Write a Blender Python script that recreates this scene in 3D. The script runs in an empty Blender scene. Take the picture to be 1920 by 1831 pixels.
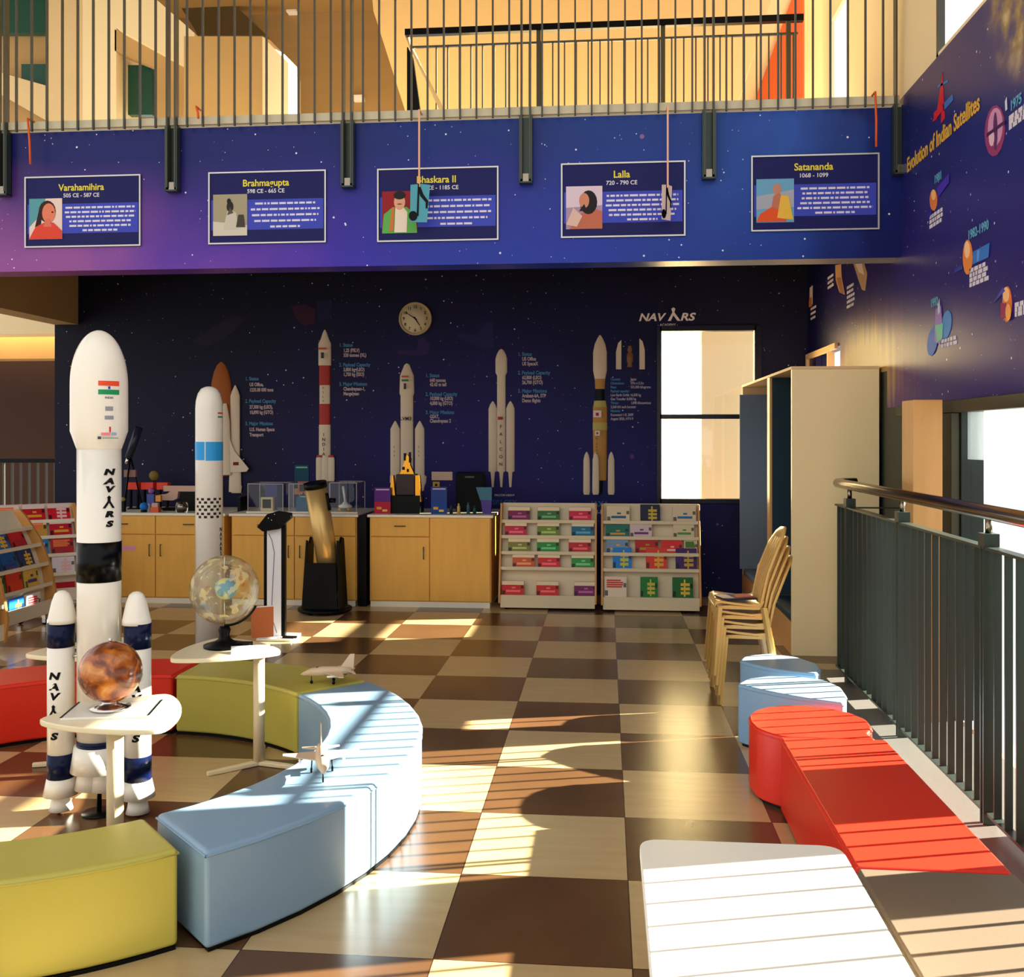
import bpy, bmesh, math, random
from mathutils import Vector, Matrix
random.seed(7)
C = bpy.context.scene.collection
S = bpy.context.scene
PI = math.pi
# ------------------------------------------------------------------ camera
F, EYE, TH, CX, HY = 1890.0, 1.58, math.radians(5.3), 960.0, 820.0
cd = bpy.data.cameras.new('camera'); cam = bpy.data.objects.new('camera', cd); C.objects.link(cam)
cam.location = (0, 0, EYE); cam.rotation_euler = (PI/2, 0, TH)
cd.sensor_width = 36; cd.sensor_fit = 'HORIZONTAL'; cd.lens = 36*F/1920
cd.shift_y = -(915.5-HY)/1920; cd.clip_end = 200
S.camera = cam
# ------------------------------------------------------------------ world, sun, exposure
w = bpy.data.worlds.new('world'); S.world = w; w.use_nodes = True
bg = w.node_tree.nodes['Background']; bg.inputs[0].default_value = (1.0, .975, .93, 1); bg.inputs[1].default_value = 1.08
AZ, EL = math.radians(15.5), math.radians(16.6)
sd = bpy.data.lights.new('sun', 'SUN'); sun = bpy.data.objects.new('sun', sd); C.objects.link(sun)
sd.energy = 62.0; sd.angle = math.radians(.5); sd.color = (1, .90, .74)
to_sun = Vector((math.cos(AZ)*math.cos(EL), math.sin(AZ)*math.cos(EL), math.sin(EL)))
sun.rotation_euler = to_sun.to_track_quat('Z', 'Y').to_euler(); sun.location = (9, 5, 6)
S.view_settings.view_transform = 'Standard'; S.view_settings.look = 'None'
S.view_settings.exposure = 0.3; S.view_settings.gamma = 1; S.view_settings.use_curve_mapping = False
S.cycles.use_denoising = True; S.cycles.max_bounces = 8; S.cycles.diffuse_bounces = 4; S.cycles.transparent_max_bounces = 12
S.cycles.caustics_reflective = False; S.cycles.caustics_refractive = False; S.cycles.sample_clamp_indirect = 6

# ------------------------------------------------------------------ surveying: where a sight line meets a known plane of the room
def _ray(x, y):
    u = (x-CX)/F; v = (HY-y)/F
    return Vector((-math.sin(TH)+u*math.cos(TH), math.cos(TH)+u*math.sin(TH), v))
def onY(x, y, Y0): d = _ray(x, y); t = Y0/d.y; return Vector((d.x*t, Y0, EYE+d.z*t))
def onX(x, y, X0): d = _ray(x, y); t = X0/d.x; return Vector((X0, d.y*t, EYE+d.z*t))
def onZ(x, y, z0=0): d = _ray(x, y); t = (z0-EYE)/d.z; return Vector((d.x*t, d.y*t, z0))

# ------------------------------------------------------------------ materials
def lin(c):
    return tuple((v/255/12.92 if v/255 <= .04045 else ((v/255+.055)/1.055)**2.4) for v in c)
MATS = {}
def mat(name, rgb, rough=.5, metal=0, spec=.35, noise=0, nscale=20, alpha=1, trans=0, coat=0, stretch=None, bump=0, emit=0):
    if name in MATS: return MATS[name]
    m = bpy.data.materials.new(name); m.use_nodes = True; nt = m.node_tree; b = nt.nodes['Principled BSDF']
    c = lin(rgb)+(1,)
    b.inputs['Base Color'].default_value = c; b.inputs['Roughness'].default_value = rough
    b.inputs['Metallic'].default_value = metal; b.inputs['Specular IOR Level'].default_value = spec
    b.inputs['Coat Weight'].default_value = coat; b.inputs['Transmission Weight'].default_value = trans; b.inputs['Alpha'].default_value = alpha
    if emit: b.inputs['Emission Color'].default_value = c; b.inputs['Emission Strength'].default_value = emit
    if noise or bump:
        tc = nt.nodes.new('ShaderNodeTexCoord'); mp = nt.nodes.new('ShaderNodeMapping'); n = nt.nodes.new('ShaderNodeTexNoise')
        n.inputs['Scale'].default_value = nscale; n.inputs['Detail'].default_value = 4
        if stretch: mp.inputs['Scale'].default_value = stretch
        nt.links.new(tc.outputs['Object'], mp.inputs[0]); nt.links.new(mp.outputs[0], n.inputs['Vector'])
        if noise:
            mx = nt.nodes.new('ShaderNodeMix'); mx.data_type = 'RGBA'
            mx.inputs[6].default_value = tuple(v*(1-noise) for v in c[:3])+(1,); mx.inputs[7].default_value = tuple(min(1, v*(1+noise)) for v in c[:3])+(1,)
            nt.links.new(n.outputs[0], mx.inputs[0]); nt.links.new(mx.outputs[2], b.inputs['Base Color'])
        if bump:
            bp = nt.nodes.new('ShaderNodeBump'); bp.inputs['Strength'].default_value = bump; bp.inputs['Distance'].default_value = .002
            nt.links.new(n.outputs[0], bp.inputs['Height']); nt.links.new(bp.outputs[0], b.inputs['Normal'])
    MATS[name] = m
    return m
def flat(rgb, rough=.5):            # printed ink
    return mat('ink_%d_%d_%d' % rgb, rgb, rough, spec=.22)
class NT:                           # tiny node helper
    def __init__(s, m): s.t = m.node_tree
    def n(s, k, **kw):
        o = s.t.nodes.new(k)
        for a, v in kw.items(): setattr(o, a, v)
        return o
    def l(s, a, b): s.t.links.new(a, b)
    def math(s, op, a, b=None, clamp=False):
        o = s.n('ShaderNodeMath', operation=op); o.use_clamp = clamp
        for i, v in enumerate((a, b)):
            if v is None: continue
            if isinstance(v, (int, float)): o.inputs[i].default_value = v
            else: s.l(v, o.inputs[i])
        return o.outputs[0]
    def mix(s, f, a, b):
        o = s.n('ShaderNodeMix', data_type='RGBA')
        for i, v in ((0, f), (6, a), (7, b)):
            if isinstance(v, (int, float)): o.inputs[i].default_value = v
            elif isinstance(v, tuple): o.inputs[i].default_value = v+(1,)
            else: s.l(v, o.inputs[i])
        return o.outputs[2]
    def ramp(s, f, stops):
        o = s.n('ShaderNodeValToRGB'); e = o.color_ramp.elements
        while len(e) < len(stops): e.new(.5)
        for k, (p, c) in zip(e, stops): k.position = p; k.color = lin(c)+(1,)
        s.l(f, o.inputs[0]); return o.outputs[0]

def mural(name, a, lo, hi, zlo, zhi, bottom, top, extra=None, stars=1.0, rough=.35, mid=.5):
    """printed star field; colours run along axis a (0=x,1=y) and from bottom to top"""
    m = bpy.data.materials.new(name); m.use_nodes = True; q = NT(m); b = m.node_tree.nodes['Principled BSDF']
    tc = q.n('ShaderNodeTexCoord'); sp = q.n('ShaderNodeSeparateXYZ'); q.l(tc.outputs['Object'], sp.inputs[0])
    ns = q.n('ShaderNodeTexNoise'); ns.inputs['Scale'].default_value = 1.1; ns.inputs['Detail'].default_value = 3; q.l(tc.outputs['Object'], ns.inputs['Vector'])
    u = q.math('DIVIDE', q.math('SUBTRACT', sp.outputs[a], lo), hi-lo)
    v = q.math('DIVIDE', q.math('SUBTRACT', sp.outputs[2], zlo), zhi-zlo)
    jit = q.math('MULTIPLY', q.math('SUBTRACT', ns.outputs[0], .5), .5)
    u = q.math('ADD', u, jit, True); v2 = q.math('ADD', q.math('ADD', q.math('MULTIPLY', q.math('SUBTRACT', v, mid), 1.3), .5), jit, True)
    col = q.mix(v2, q.ramp(u, bottom), q.ramp(u, top))
    if extra: col = extra(q, sp, ns, col)
    for sc, r, br in ((11, .075, 1.3), (16, .06, .8), (2.1, .06, .35)):
        vo = q.n('ShaderNodeTexVoronoi'); vo.inputs['Scale'].default_value = sc; q.l(tc.outputs['Object'], vo.inputs['Vector'])
        ss = q.n('ShaderNodeSeparateColor'); q.l(vo.outputs['Color'], ss.inputs[0])
        rad = q.math('MULTIPLY', q.math('ADD', q.math('MULTIPLY', ss.outputs[0], .8), .35), r)
        k = q.math('MULTIPLY', q.math('LESS_THAN', vo.outputs['Distance'], rad), q.math('MULTIPLY', q.math('ADD', ss.outputs[1], .15), br*stars), True)
        col = q.mix(k, col, (.80, .78, .95) if sc > 5 else (.75, .3, .55))
    q.l(col, b.inputs['Base Color']); b.inputs['Roughness'].default_value = rough; b.inputs['Specular IOR Level'].default_value = .22
    return m

M = {
 'cream': mat('cream_plaster', (232, 205, 155), .8, noise=.05, nscale=3),
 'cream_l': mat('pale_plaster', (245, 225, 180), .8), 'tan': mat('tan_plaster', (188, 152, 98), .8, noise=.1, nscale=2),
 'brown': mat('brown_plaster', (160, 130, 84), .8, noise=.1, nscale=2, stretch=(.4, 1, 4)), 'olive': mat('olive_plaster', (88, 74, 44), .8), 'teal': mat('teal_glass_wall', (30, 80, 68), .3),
 'orange': mat('orange_plaster', (222, 96, 38), .7), 'darkbrown': mat('dark_brown_wall', (58, 36, 26), .8),
 'ply': mat('birch_plywood', (232, 176, 82), .4, noise=.12, nscale=6, stretch=(3, 3, .5)), 'plyedge': mat('pale_ply_edge', (226, 192, 140), .5),
 'white': mat('white_laminate', (238, 230, 208), .3), 'shelf': mat('cream_metal_shelf', (226, 208, 172), .4),
 'steel': mat('brushed_steel', (150, 140, 125), .22, 1), 'rail': mat('dark_painted_steel', (64, 76, 70), .35, .5), 'iron': mat('grey_painted_iron', (74, 74, 68), .4, .4),
 'black': mat('black_plastic', (3, 6, 8), .4, spec=.15), 'blackg': mat('black_gloss', (4, 5, 8), .25, spec=.15), 'chrome': mat('chrome', (210, 205, 200), .08, 1),
 'navy': mat('navy_gloss_paint', (8, 20, 58), .25, spec=.18), 'rocket': mat('white_gloss_paint', (240, 236, 226), .16, coat=.3),
 'teald': mat('dark_teal_felt', (28, 54, 66), .8), 'teall': mat('slate_felt', (112, 132, 152), .8),
 'gold': mat('gold_plastic', (214, 168, 92), .28, coat=.3), 'granite': mat('granite', (98, 96, 92), .35, noise=.35, nscale=160),
 'frame': mat('window_frame_bronze', (70, 68, 52), .4, .3), 'woodpanel': mat('wood_veneer', (212, 158, 96), .35, noise=.12, nscale=5, stretch=(4, 4, .4)),
 'lead': mat('leatherette_blue', (128, 160, 188), .32, bump=.15, nscale=300), 'red': mat('leatherette_red', (218, 44, 26), .32, bump=.15, nscale=300),
 'lime': mat('leatherette_lime', (182, 174, 80), .34, bump=.15, nscale=300), 'grey': mat('leatherette_grey', (112, 98, 84), .35, bump=.15, nscale=300),
 'clear': mat('clear_acrylic', (250, 250, 245), .03, trans=1), 'foil': mat('gold_foil', (230, 160, 50), .25, .9),
 'tank': mat('orange_foam', (168, 92, 38), .7), 'gwhite': mat('model_white', (226, 208, 180), .5), 'mgold': mat('mustard_paint', (190, 140, 60), .5),
 'redp': mat('red_paint', (176, 40, 28), .5), 'cardbox': mat('orange_card', (190, 100, 45), .6), 'paper': mat('white_paper', (240, 238, 240), .5),
}
def glass_mat(nm='window_glass', k=.06):
    m = bpy.data.materials.new(nm); m.use_nodes = True; q = NT(m); nt = m.node_tree
    out = nt.nodes['Material Output']; nt.nodes.remove(nt.nodes['Principled BSDF'])
    tr = q.n('ShaderNodeBsdfTransparent'); gl = q.n('ShaderNodeBsdfGlossy'); gl.inputs['Roughness'].default_value = .03
    tr.inputs[0].default_value = (.96, .98, .97, 1)
    mx = q.n('ShaderNodeMixShader'); mx.inputs[0].default_value = k
    q.l(tr.outputs[0], mx.inputs[1]); q.l(gl.outputs[0], mx.inputs[2]); q.l(mx.outputs[0], out.inputs[0]); return m
M['glass'] = glass_mat(); M['caseglass'] = glass_mat('display_case_glass', .02)

# ------------------------------------------------------------------ mesh helpers
class MB:
    def __init__(s): s.bm = bmesh.new(); s.mats = []; s.cur = 0
    def m(s, material):
        if material not in s.mats: s.mats.append(material)
        s.cur = s.mats.index(material); return s
    def _f(s, vs, sm=False):
        try: f = s.bm.faces.new(vs)
        except ValueError: return
        f.material_index = s.cur; f.smooth = sm
    def box(s, x0, x1, y0, y1, z0, z1):
        v = [s.bm.verts.new(p) for p in ((x0,y0,z0),(x1,y0,z0),(x1,y1,z0),(x0,y1,z0),(x0,y0,z1),(x1,y0,z1),(x1,y1,z1),(x0,y1,z1))]
        for f in ((3,2,1,0),(4,5,6,7),(0,1,5,4),(1,2,6,5),(2,3,7,6),(3,0,4,7)): s._f([v[i] for i in f])
        return s
    def prism(s, pts, d):
        """closed planar polygon pts (3D) swept by vector d"""
        d = Vector(d); a = [s.bm.verts.new(p) for p in pts]; b = [s.bm.verts.new(Vector(p)+d) for p in pts]
        s._f(a); s._f(b[::-1]); n = len(a)
        for i in range(n): s._f([a[i], b[i], b[(i+1) % n], a[(i+1) % n]])
        return s
    def poly(s, pts): s._f([s.bm.verts.new(p) for p in pts]); return s
    def lathe(s, prof, c=(0, 0, 0), seg=32, axis='Z', a0=0, a1=2*PI, sx=1, sy=1):
        full = abs(a1-a0-2*PI) < 1e-6; n = seg if full else seg+1; rows = []
        for r, z in prof:
            row = []
            for i in range(n):
                a = a0+(a1-a0)*i/seg; p = Vector((r*math.cos(a)*sx, r*math.sin(a)*sy, z))
                if axis == 'X': p = Vector((p.z, p.x, p.y))
                if axis == 'Y': p = Vector((p.x, -p.z, p.y))
                row.append(s.bm.verts.new(p+Vector(c)))
            rows.append(row)
        for j in range(len(rows)-1):
            for i in range(n if full else n-1):
                k = (i+1) % n; s._f([rows[j][i], rows[j][k], rows[j+1][k], rows[j+1][i]], True)
        if full:
            s._f(rows[0][::-1]); s._f(rows[-1])
        return s
    def tube(s, pts, r, seg=12, caps=True):
        pts = [Vector(p) for p in pts]; rr = r if isinstance(r, (list, tuple)) else [r]*len(pts); rows = []; up = None
        for i, p in enumerate(pts):
            t = (pts[min(i+1, len(pts)-1)]-pts[max(i-1, 0)]).normalized()
            if up is None: up = Vector((0, 0, 1)) if abs(t.z) < .9 else Vector((1, 0, 0))
            x = t.cross(up).normalized(); y = x.cross(t).normalized(); up = y
            rows.append([s.bm.verts.new(p+(x*math.cos(2*PI*k/seg)+y*math.sin(2*PI*k/seg))*rr[i]) for k in range(seg)])
        for j in range(len(rows)-1):
            for k in range(seg): s._f([rows[j][k], rows[j][(k+1) % seg], rows[j+1][(k+1) % seg], rows[j+1][k]], True)
        if caps: s._f(rows[0][::-1]); s._f(rows[-1])
        return s
    def sphere(s, c, r, seg=32, rings=16, sz=1):
        prof = [(max(1e-4, r*math.sin(PI*i/rings)), -r*sz*math.cos(PI*i/rings)) for i in range(rings+1)]
        return s.lathe(prof, c, seg)
    def build(s, name, material=None, parent=None, world=False, bevel=0, bseg=2, smooth=False, sub=0):
        me = bpy.data.meshes.new(name)
        if world and parent is not None:
            bmesh.ops.translate(s.bm, verts=s.bm.verts, vec=-wloc(parent))
        bmesh.ops.recalc_face_normals(s.bm, faces=s.bm.faces)
        s.bm.to_mesh(me); s.bm.free()
        o = bpy.data.objects.new(name, me); C.objects.link(o)
        for x in (s.mats or [material]): me.materials.append(x)
        if parent is not None: o.parent = parent
        if smooth:
            for p in me.polygons: p.use_smooth = True
        if bevel:
            b = o.modifiers.new('b', 'BEVEL'); b.width = bevel; b.segments = bseg; b.limit_method = 'ANGLE'; b.angle_limit = math.radians(40); b.harden_normals = False
            for p in me.polygons: p.use_smooth = True
            wn = o.modifiers.new('w', 'WEIGHTED_NORMAL'); wn.keep_sharp = True
        if sub:
            b = o.modifiers.new('s', 'SUBSURF'); b.levels = sub; b.render_levels = sub
        return o
def wloc(o):
    v = Vector((0, 0, 0))
    while o is not None: v = v+o.location; o = o.parent
    return v
def tag(o, label=None, cat=None, group=None, kind=None):
    if label: o['label'] = label
    if cat: o['category'] = cat
    if group: o['group'] = group
    if kind: o['kind'] = kind
    return o
def thing(name, label, cat, loc=(0, 0, 0), rz=0, group=None):
    o = bpy.data.objects.new(name, None); o.empty_display_size = .1; C.objects.link(o); o.location = loc; o.rotation_euler = (0, 0, rz)
    return tag(o, label, cat, group)
def copy_tree(o, parent=None):
    c = o.copy(); C.objects.link(c); c.parent = parent
    for ch in [x for x in bpy.data.objects if x.parent == o and x is not c]: copy_tree(ch, c)
    return c
def struct(name, mb, material=None, label=None, **k):
    o = mb.build(name, material, **k); o['kind'] = 'structure'
    if label: o['label'] = label
    return o
def txt(body, size, mtx, material, name='lettering', parent=None, align='CENTER', ext=.0008, cyl=None, bold=0, sx=1, shear=0):
    """lettering as a mesh; mtx places the text plane (x right, y up, z out) in the parent's space; cyl wraps it round radius"""
    cu = bpy.data.curves.new(name, 'FONT'); cu.body = body; cu.size = size; cu.align_x = align; cu.align_y = 'CENTER'; cu.extrude = ext; cu.offset = bold; cu.shear = shear
    cu.resolution_u = 3
    tmp = bpy.data.objects.new('t', cu); C.objects.link(tmp)
    dg = bpy.context.evaluated_depsgraph_get(); me = bpy.data.meshes.new_from_object(tmp.evaluated_get(dg)); bpy.data.objects.remove(tmp)
    for v in me.vertices:
        x = v.co.x*sx; y = v.co.y; z = v.co.z
        if cyl: a = x/cyl; x, z = (cyl+z)*math.sin(a), (cyl+z)*math.cos(a)-cyl
        v.co = mtx @ Vector((x, y, z))
    me.materials.clear(); me.materials.append(material); me.name = name
    o = bpy.data.objects.new(name, me); C.objects.link(o); o.parent = parent
    return o
def faceY(x, y, z): return Matrix.Translation((x, y, z)) @ Matrix.Rotation(PI/2, 4, 'X')                      # text facing -Y
def faceX(x, y, z): return Matrix.Translation((x, y, z)) @ Matrix.Rotation(-PI/2, 4, 'Z') @ Matrix.Rotation(PI/2, 4, 'X')   # text facing -X

# ================================================================== THE ROOM
XW, YB, YF = 1.98, 10.15, 6.99
# ---- floor
fm = bpy.data.materials.new('checker_vinyl_tiles'); fm.use_nodes = True; q = NT(fm); b = fm.node_tree.nodes['Principled BSDF']
tc = q.n('ShaderNodeTexCoord'); sp = q.n('ShaderNodeSeparateXYZ'); q.l(tc.outputs['Object'], sp.inputs[0])
ux = q.math('DIVIDE', q.math('SUBTRACT', sp.outputs[0], .08-12), .6); uy = q.math('DIVIDE', q.math('SUBTRACT', sp.outputs[1], 4.22-12), .6)
par = q.math('MODULO', q.math('ADD', q.math('FLOOR', ux), q.math('FLOOR', uy)), 2.0)
par = q.math('GREATER_THAN', par, .5)
n1 = q.n('ShaderNodeTexNoise'); n1.inputs['Scale'].default_value = 2.2; n1.inputs['Detail'].default_value = 6; q.l(tc.outputs['Object'], n1.inputs['Vector'])
n2 = q.n('ShaderNodeTexNoise'); n2.inputs['Scale'].default_value = 9; n2.inputs['Detail'].default_value = 5
mp = q.n('ShaderNodeMapping'); mp.inputs['Scale'].default_value = (.35, 2.5, 1); q.l(tc.outputs['Object'], mp.inputs[0]); q.l(mp.outputs[0], n2.inputs['Vector'])
fx = q.math('ABSOLUTE', q.math('SUBTRACT', q.math('FRACT', ux), .5)); fy = q.math('ABSOLUTE', q.math('SUBTRACT', q.math('FRACT', uy), .5))
gr = q.math('GREATER_THAN', q.math('MAXIMUM', fx, fy), .4965)
light = q.mix(n2.outputs[0], lin((176, 148, 104)), lin((198, 172, 126))); dark = q.mix(n1.outputs[0], lin((74, 50, 30)), lin((108, 76, 48)))
col = q.mix(gr, q.mix(par, light, dark), lin((66, 42, 26)))
q.l(col, b.inputs['Base Color']); b.inputs['Roughness'].default_value = .24; b.inputs['Specular IOR Level'].default_value = .45
struct('floor', MB().box(-9, XW, -1.5, 15, -.3, 0), fm)
struct('trim_1', MB().box(1.19, XW-.04, -.5, 7.0, .0005, .008), M['granite'], 'speckled grey granite strip under the steel railing')

# ---- back wall with its window
def neb_back(q, sp, ns, col): return col
mb_back = mural('star_mural_back', 0, -5.8, 2.0, .9, 3.35,
    [(0, (10, 8, 44)), (.3, (16, 14, 58)), (.55, (30, 20, 104)), (.75, (22, 24, 98)), (1, (14, 16, 66))],
    [(0, (4, 6, 20)), (.3, (4, 8, 24)), (.6, (5, 8, 30)), (1, (5, 7, 26))], stars=.8, rough=.55, mid=.62)
wx0, wx1, wz0, wz1 = .54, 1.48, .96, 2.65
m = MB(); YT = YB+.2
XL = -5.79
m.box(XL, wx0, YB, YT, 0, 3.8); m.box(wx1, XW+.2, YB, YT, 0, 3.8); m.box(wx0, wx1, YB, YT, 0, wz0); m.box(wx0, wx1, YB, YT, wz1, 3.8)
struct('wall_back', m, mb_back, 'dark navy star mural on the rear wall')
wn = thing('window_1', None, None, (wx0, YB, wz0)); wn['kind'] = 'structure'; wn['label'] = 'two-pane window in the navy mural wall'
wf = MB(); fk = mat('dark_window_frame', (14, 12, 34), .3)
for a in ((wx0-.03, wx0+.015, wz0-.03, wz1+.03), (wx1-.015, wx1+.05, wz0-.03, wz1+.03), (wx0, wx1, wz0-.03, wz0+.012), (wx0, wx1, wz1-.012, wz1+.04), (wx0, wx1, 1.765, 1.81)):
    wf.box(a[0], a[1], YB-.03, YB+.08, a[2], a[3])
wf.build('window_frame', fk, wn, world=True)
MB().box(wx0+.01, wx1-.01, YB+.03, YB+.036, wz0+.01, 1.77).build('pane', M['glass'], wn, world=True)
MB().box(wx0+.01, wx1-.01, YB+.03, YB+.036, 1.80, wz1-.01).build('pane', M['glass'], wn, world=True)
struct('exterior_wall', MB().prism([(-1.6, 12.2, -1), (1.5, 14.4, -1), (1.3, 14.6, -1), (-1.8, 12.4, -1)], (0, 0, 6)).box(1.18, 2.15, 12.6, 12.9, -1, 5), mat('sunlit_plaster', (254, 236, 186), .9))

# ---- right wall
def refl_planet_right(q, sp, ns, col):
    # sunlit floor reflection painted low on the wall and a cloudy planet high up near the viewer
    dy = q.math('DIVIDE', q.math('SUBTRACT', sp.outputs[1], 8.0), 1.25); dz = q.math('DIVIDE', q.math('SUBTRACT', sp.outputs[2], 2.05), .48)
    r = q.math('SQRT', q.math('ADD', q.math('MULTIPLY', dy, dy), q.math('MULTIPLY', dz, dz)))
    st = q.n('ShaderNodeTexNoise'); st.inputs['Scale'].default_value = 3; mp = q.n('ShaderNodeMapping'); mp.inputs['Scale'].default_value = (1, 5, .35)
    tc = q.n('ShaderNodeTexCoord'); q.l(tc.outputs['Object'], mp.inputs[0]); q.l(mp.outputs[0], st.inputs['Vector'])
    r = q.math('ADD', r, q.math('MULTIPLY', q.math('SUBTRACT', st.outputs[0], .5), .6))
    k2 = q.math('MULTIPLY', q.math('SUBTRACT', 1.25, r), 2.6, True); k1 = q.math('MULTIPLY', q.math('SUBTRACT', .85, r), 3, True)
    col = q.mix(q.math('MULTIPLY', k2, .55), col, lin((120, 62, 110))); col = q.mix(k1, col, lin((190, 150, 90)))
    dy = q.math('SUBTRACT', sp.outputs[1], 4.8); dz = q.math('SUBTRACT', sp.outputs[2], 3.95)
    r = q.math('SQRT', q.math('ADD', q.math('MULTIPLY', dy, dy), q.math('MULTIPLY', dz, dz)))
    n = q.n('ShaderNodeTexNoise'); n.inputs['Scale'].default_value = 6; n.inputs['Detail'].default_value = 8; q.l(tc.outputs['Object'], n.inputs['Vector'])
    cl = q.ramp(n.outputs[0], [(.3, (40, 46, 110)), (.45, (96, 88, 120)), (.55, (150, 130, 90)), (.7, (214, 196, 160))])
    k = q.math('MULTIPLY', q.math('SUBTRACT', .74, r), 5, True)
    return q.mix(k, col, cl)
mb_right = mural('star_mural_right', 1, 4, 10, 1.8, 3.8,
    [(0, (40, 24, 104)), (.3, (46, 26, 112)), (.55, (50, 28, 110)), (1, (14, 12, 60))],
    [(0, (26, 58, 128)), (.35, (26, 40, 112)), (.7, (22, 26, 92)), (1, (12, 14, 52))], extra=refl_planet_right, stars=.9, mid=.55)
m = MB(); XO = XW+.12
ZL, ZT = 1.79, 3.86      # lintel, top of mural
m.box(XW, XO, -.5, 7.33, ZL, ZT)                      # long mural band over the glazing
m.box(XW, XO, 7.33, 7.5, 2.05, ZT); m.box(XW, XO, 7.5, 8.76, 0, ZT); m.box(XW, XO, 9.75, YB+.2, 0, ZT)
m.box(XW, XO, 8.76, 9.75, 0, .95); m.box(XW, XO, 8.76, 9.75, 1.20, 1.26); m.box(XW, XO, 8.76, 9.75, 1.46, 2.1); m.box(XW, XO, 8.76, 9.75, 2.36, ZT)
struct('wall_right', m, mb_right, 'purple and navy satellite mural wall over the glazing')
m = MB(); dk = mat('dark_frame_and_recess', (30, 38, 34), .4)
m.box(XW, XO, 6.97, 7.33, 0, ZL); m.box(XW, XO, 7.33, 7.5, 0, 2.05)  # strip beside the nook unit: recess darkness put into the colour
for a, b_, z0, z1 in ((5.84, 6.14, 0, ZL), (6.14, 6.37, .88, ZL), (6.37, 6.78, 0, ZL), (6.78, 6.94, .28, ZL), (6.94, 6.97, 0, ZL), (3.74, 4.25, -.3, ZL), (3.09, 3.31, -.3, ZL)): m.box(XW, XO, a, b_, z0, z1)
struct('wall_window_side', m, dk, 'dark frame piers between the glazed bays, with a recess painted dark')
wn = thing('window_2', None, None, (XW, 2, 0)); wn['kind'] = 'structure'; wn['label'] = 'tall side glazing behind the steel railing'
fr = MB().box(XW-.05, XW+.0, 5.86, 6.0, 0, 1.72).box(XW-.05, XW-.001, 6.20, 6.33, .9, 1.72).box(XW-.05, XW-.001, 1, 6.95, 1.72, 1.79)
fr.build('window_frame', M['frame'], wn, world=True, bevel=.006)
for a, b_ in ((4.25, 5.84), (3.31, 3.74), (.2, 3.09)): MB().box(XW+.05, XW+.056, a, b_, -.2, ZL).build('pane', M['glass'], wn, world=True)
MB().box(XW+.02, XW+.03, 4.25, 5.80, 1.46, 1.72).build('blind', mat('grey_sun_blind', (210, 222, 228), .6, alpha=.3), wn, world=True)
wn = thing('window_3', None, None, (XW, 9, 2.1)); wn['kind'] = 'structure'; wn['label'] = 'window head with beige frame above the reading nooks'
MB().box(XW-.03, XW-.001, 8.84, 10.1, 2.34, 2.39).box(XW-.03, XW-.001, 10.05, 10.1, 2.09, 2.34).box(XW-.02, XW+.04, 9.15, 9.19, 2.09, 2.34).build('window_frame', M['plyedge'], wn, world=True)
MB().box(XW+.05, XW+.055, 8.76, 9.75, .88, 1.46).box(XW+.05, XW+.055, 8.76, 9.75, 2.1, 2.36).build('pane', M['glass'], wn, world=True)
struct('column', MB().box(1.70, 1.86, 5.78, 5.99, 0, 1.79), M['woodpanel'], 'pale wood veneer column beside the glazing', bevel=.004)
# clerestory over the mural
struct('wall_upper_right', MB().box(XW, XW+.03, 6.27, 8.5, ZT, 7.4).box(XW, XW+.03, 9.12, 10.3, ZT, 7.4).box(XW, XW+.03, 8.5, 9.12, 5.25, 7.4).box(XW, XW+.02, -.5, 6.27, ZT, ZT+.02), M['cream_l'], 'cream pier above the balcony end')
wn = thing('window_4', None, None, (XW, 5, ZT)); wn['kind'] = 'structure'; wn['label'] = 'white clerestory window above the satellite mural'
MB().box(XW+.0, XW+.04, 6.235, 6.27, ZT, 7.4).build('window_frame', M['iron'], wn, world=True)
MB().box(XW+.05, XW+.055, 0, 6.2, ZT+.03, 7.4).build('pane', M['glass'], wn, world=True)

# ---- balcony
fas = mural('star_mural_balcony', 0, -4.5, 2.0, 2.79, 3.8,
    [(0, (150, 84, 160)), (.18, (110, 62, 170)), (.4, (62, 44, 176)), (.65, (36, 58, 168)), (.88, (26, 60, 150)), (1, (16, 24, 92))],
    [(0, (26, 28, 100)), (.35, (24, 34, 110)), (.7, (28, 60, 140)), (.9, (40, 84, 176)), (1, (16, 34, 110))], stars=1.0, mid=.42)
struct('wall_balcony', MB().box(-7, XW, YF, YF+.22, 2.79, 3.80), fas, 'starry blue mural on the balcony front')
struct('ceiling', MB().box(-5.5, XW, YF+.22, YB, 3.34, 3.8), mat('soffit', (120, 84, 60), .7), 'soffit under the balcony')
struct('slab', MB().box(-7, XW, YF+.0, YB+1.5, 3.80, 3.815).box(-7, XW-.02, YF-.03, YF+.02, 3.815, 3.87), mat('stone_edge', (214, 206, 176), .6), 'pale stone edge of the balcony deck')
struct('beam', MB().box(-5.79, -5.53, YF+.22, YB, 2.77, 3.34), M['tan'], 'tan beam under the balcony beside the mural')
dl = MB().lathe([(.001, 0), (.09, 0), (.09, .012), (.001, .012)], (.9, 7.6, 3.327)); o = dl.build('ceiling_light', mat('lamp_diffuser', (255, 250, 235), .4)); tag(o, 'small round white ceiling light under the balcony', 'ceiling light')

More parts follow.
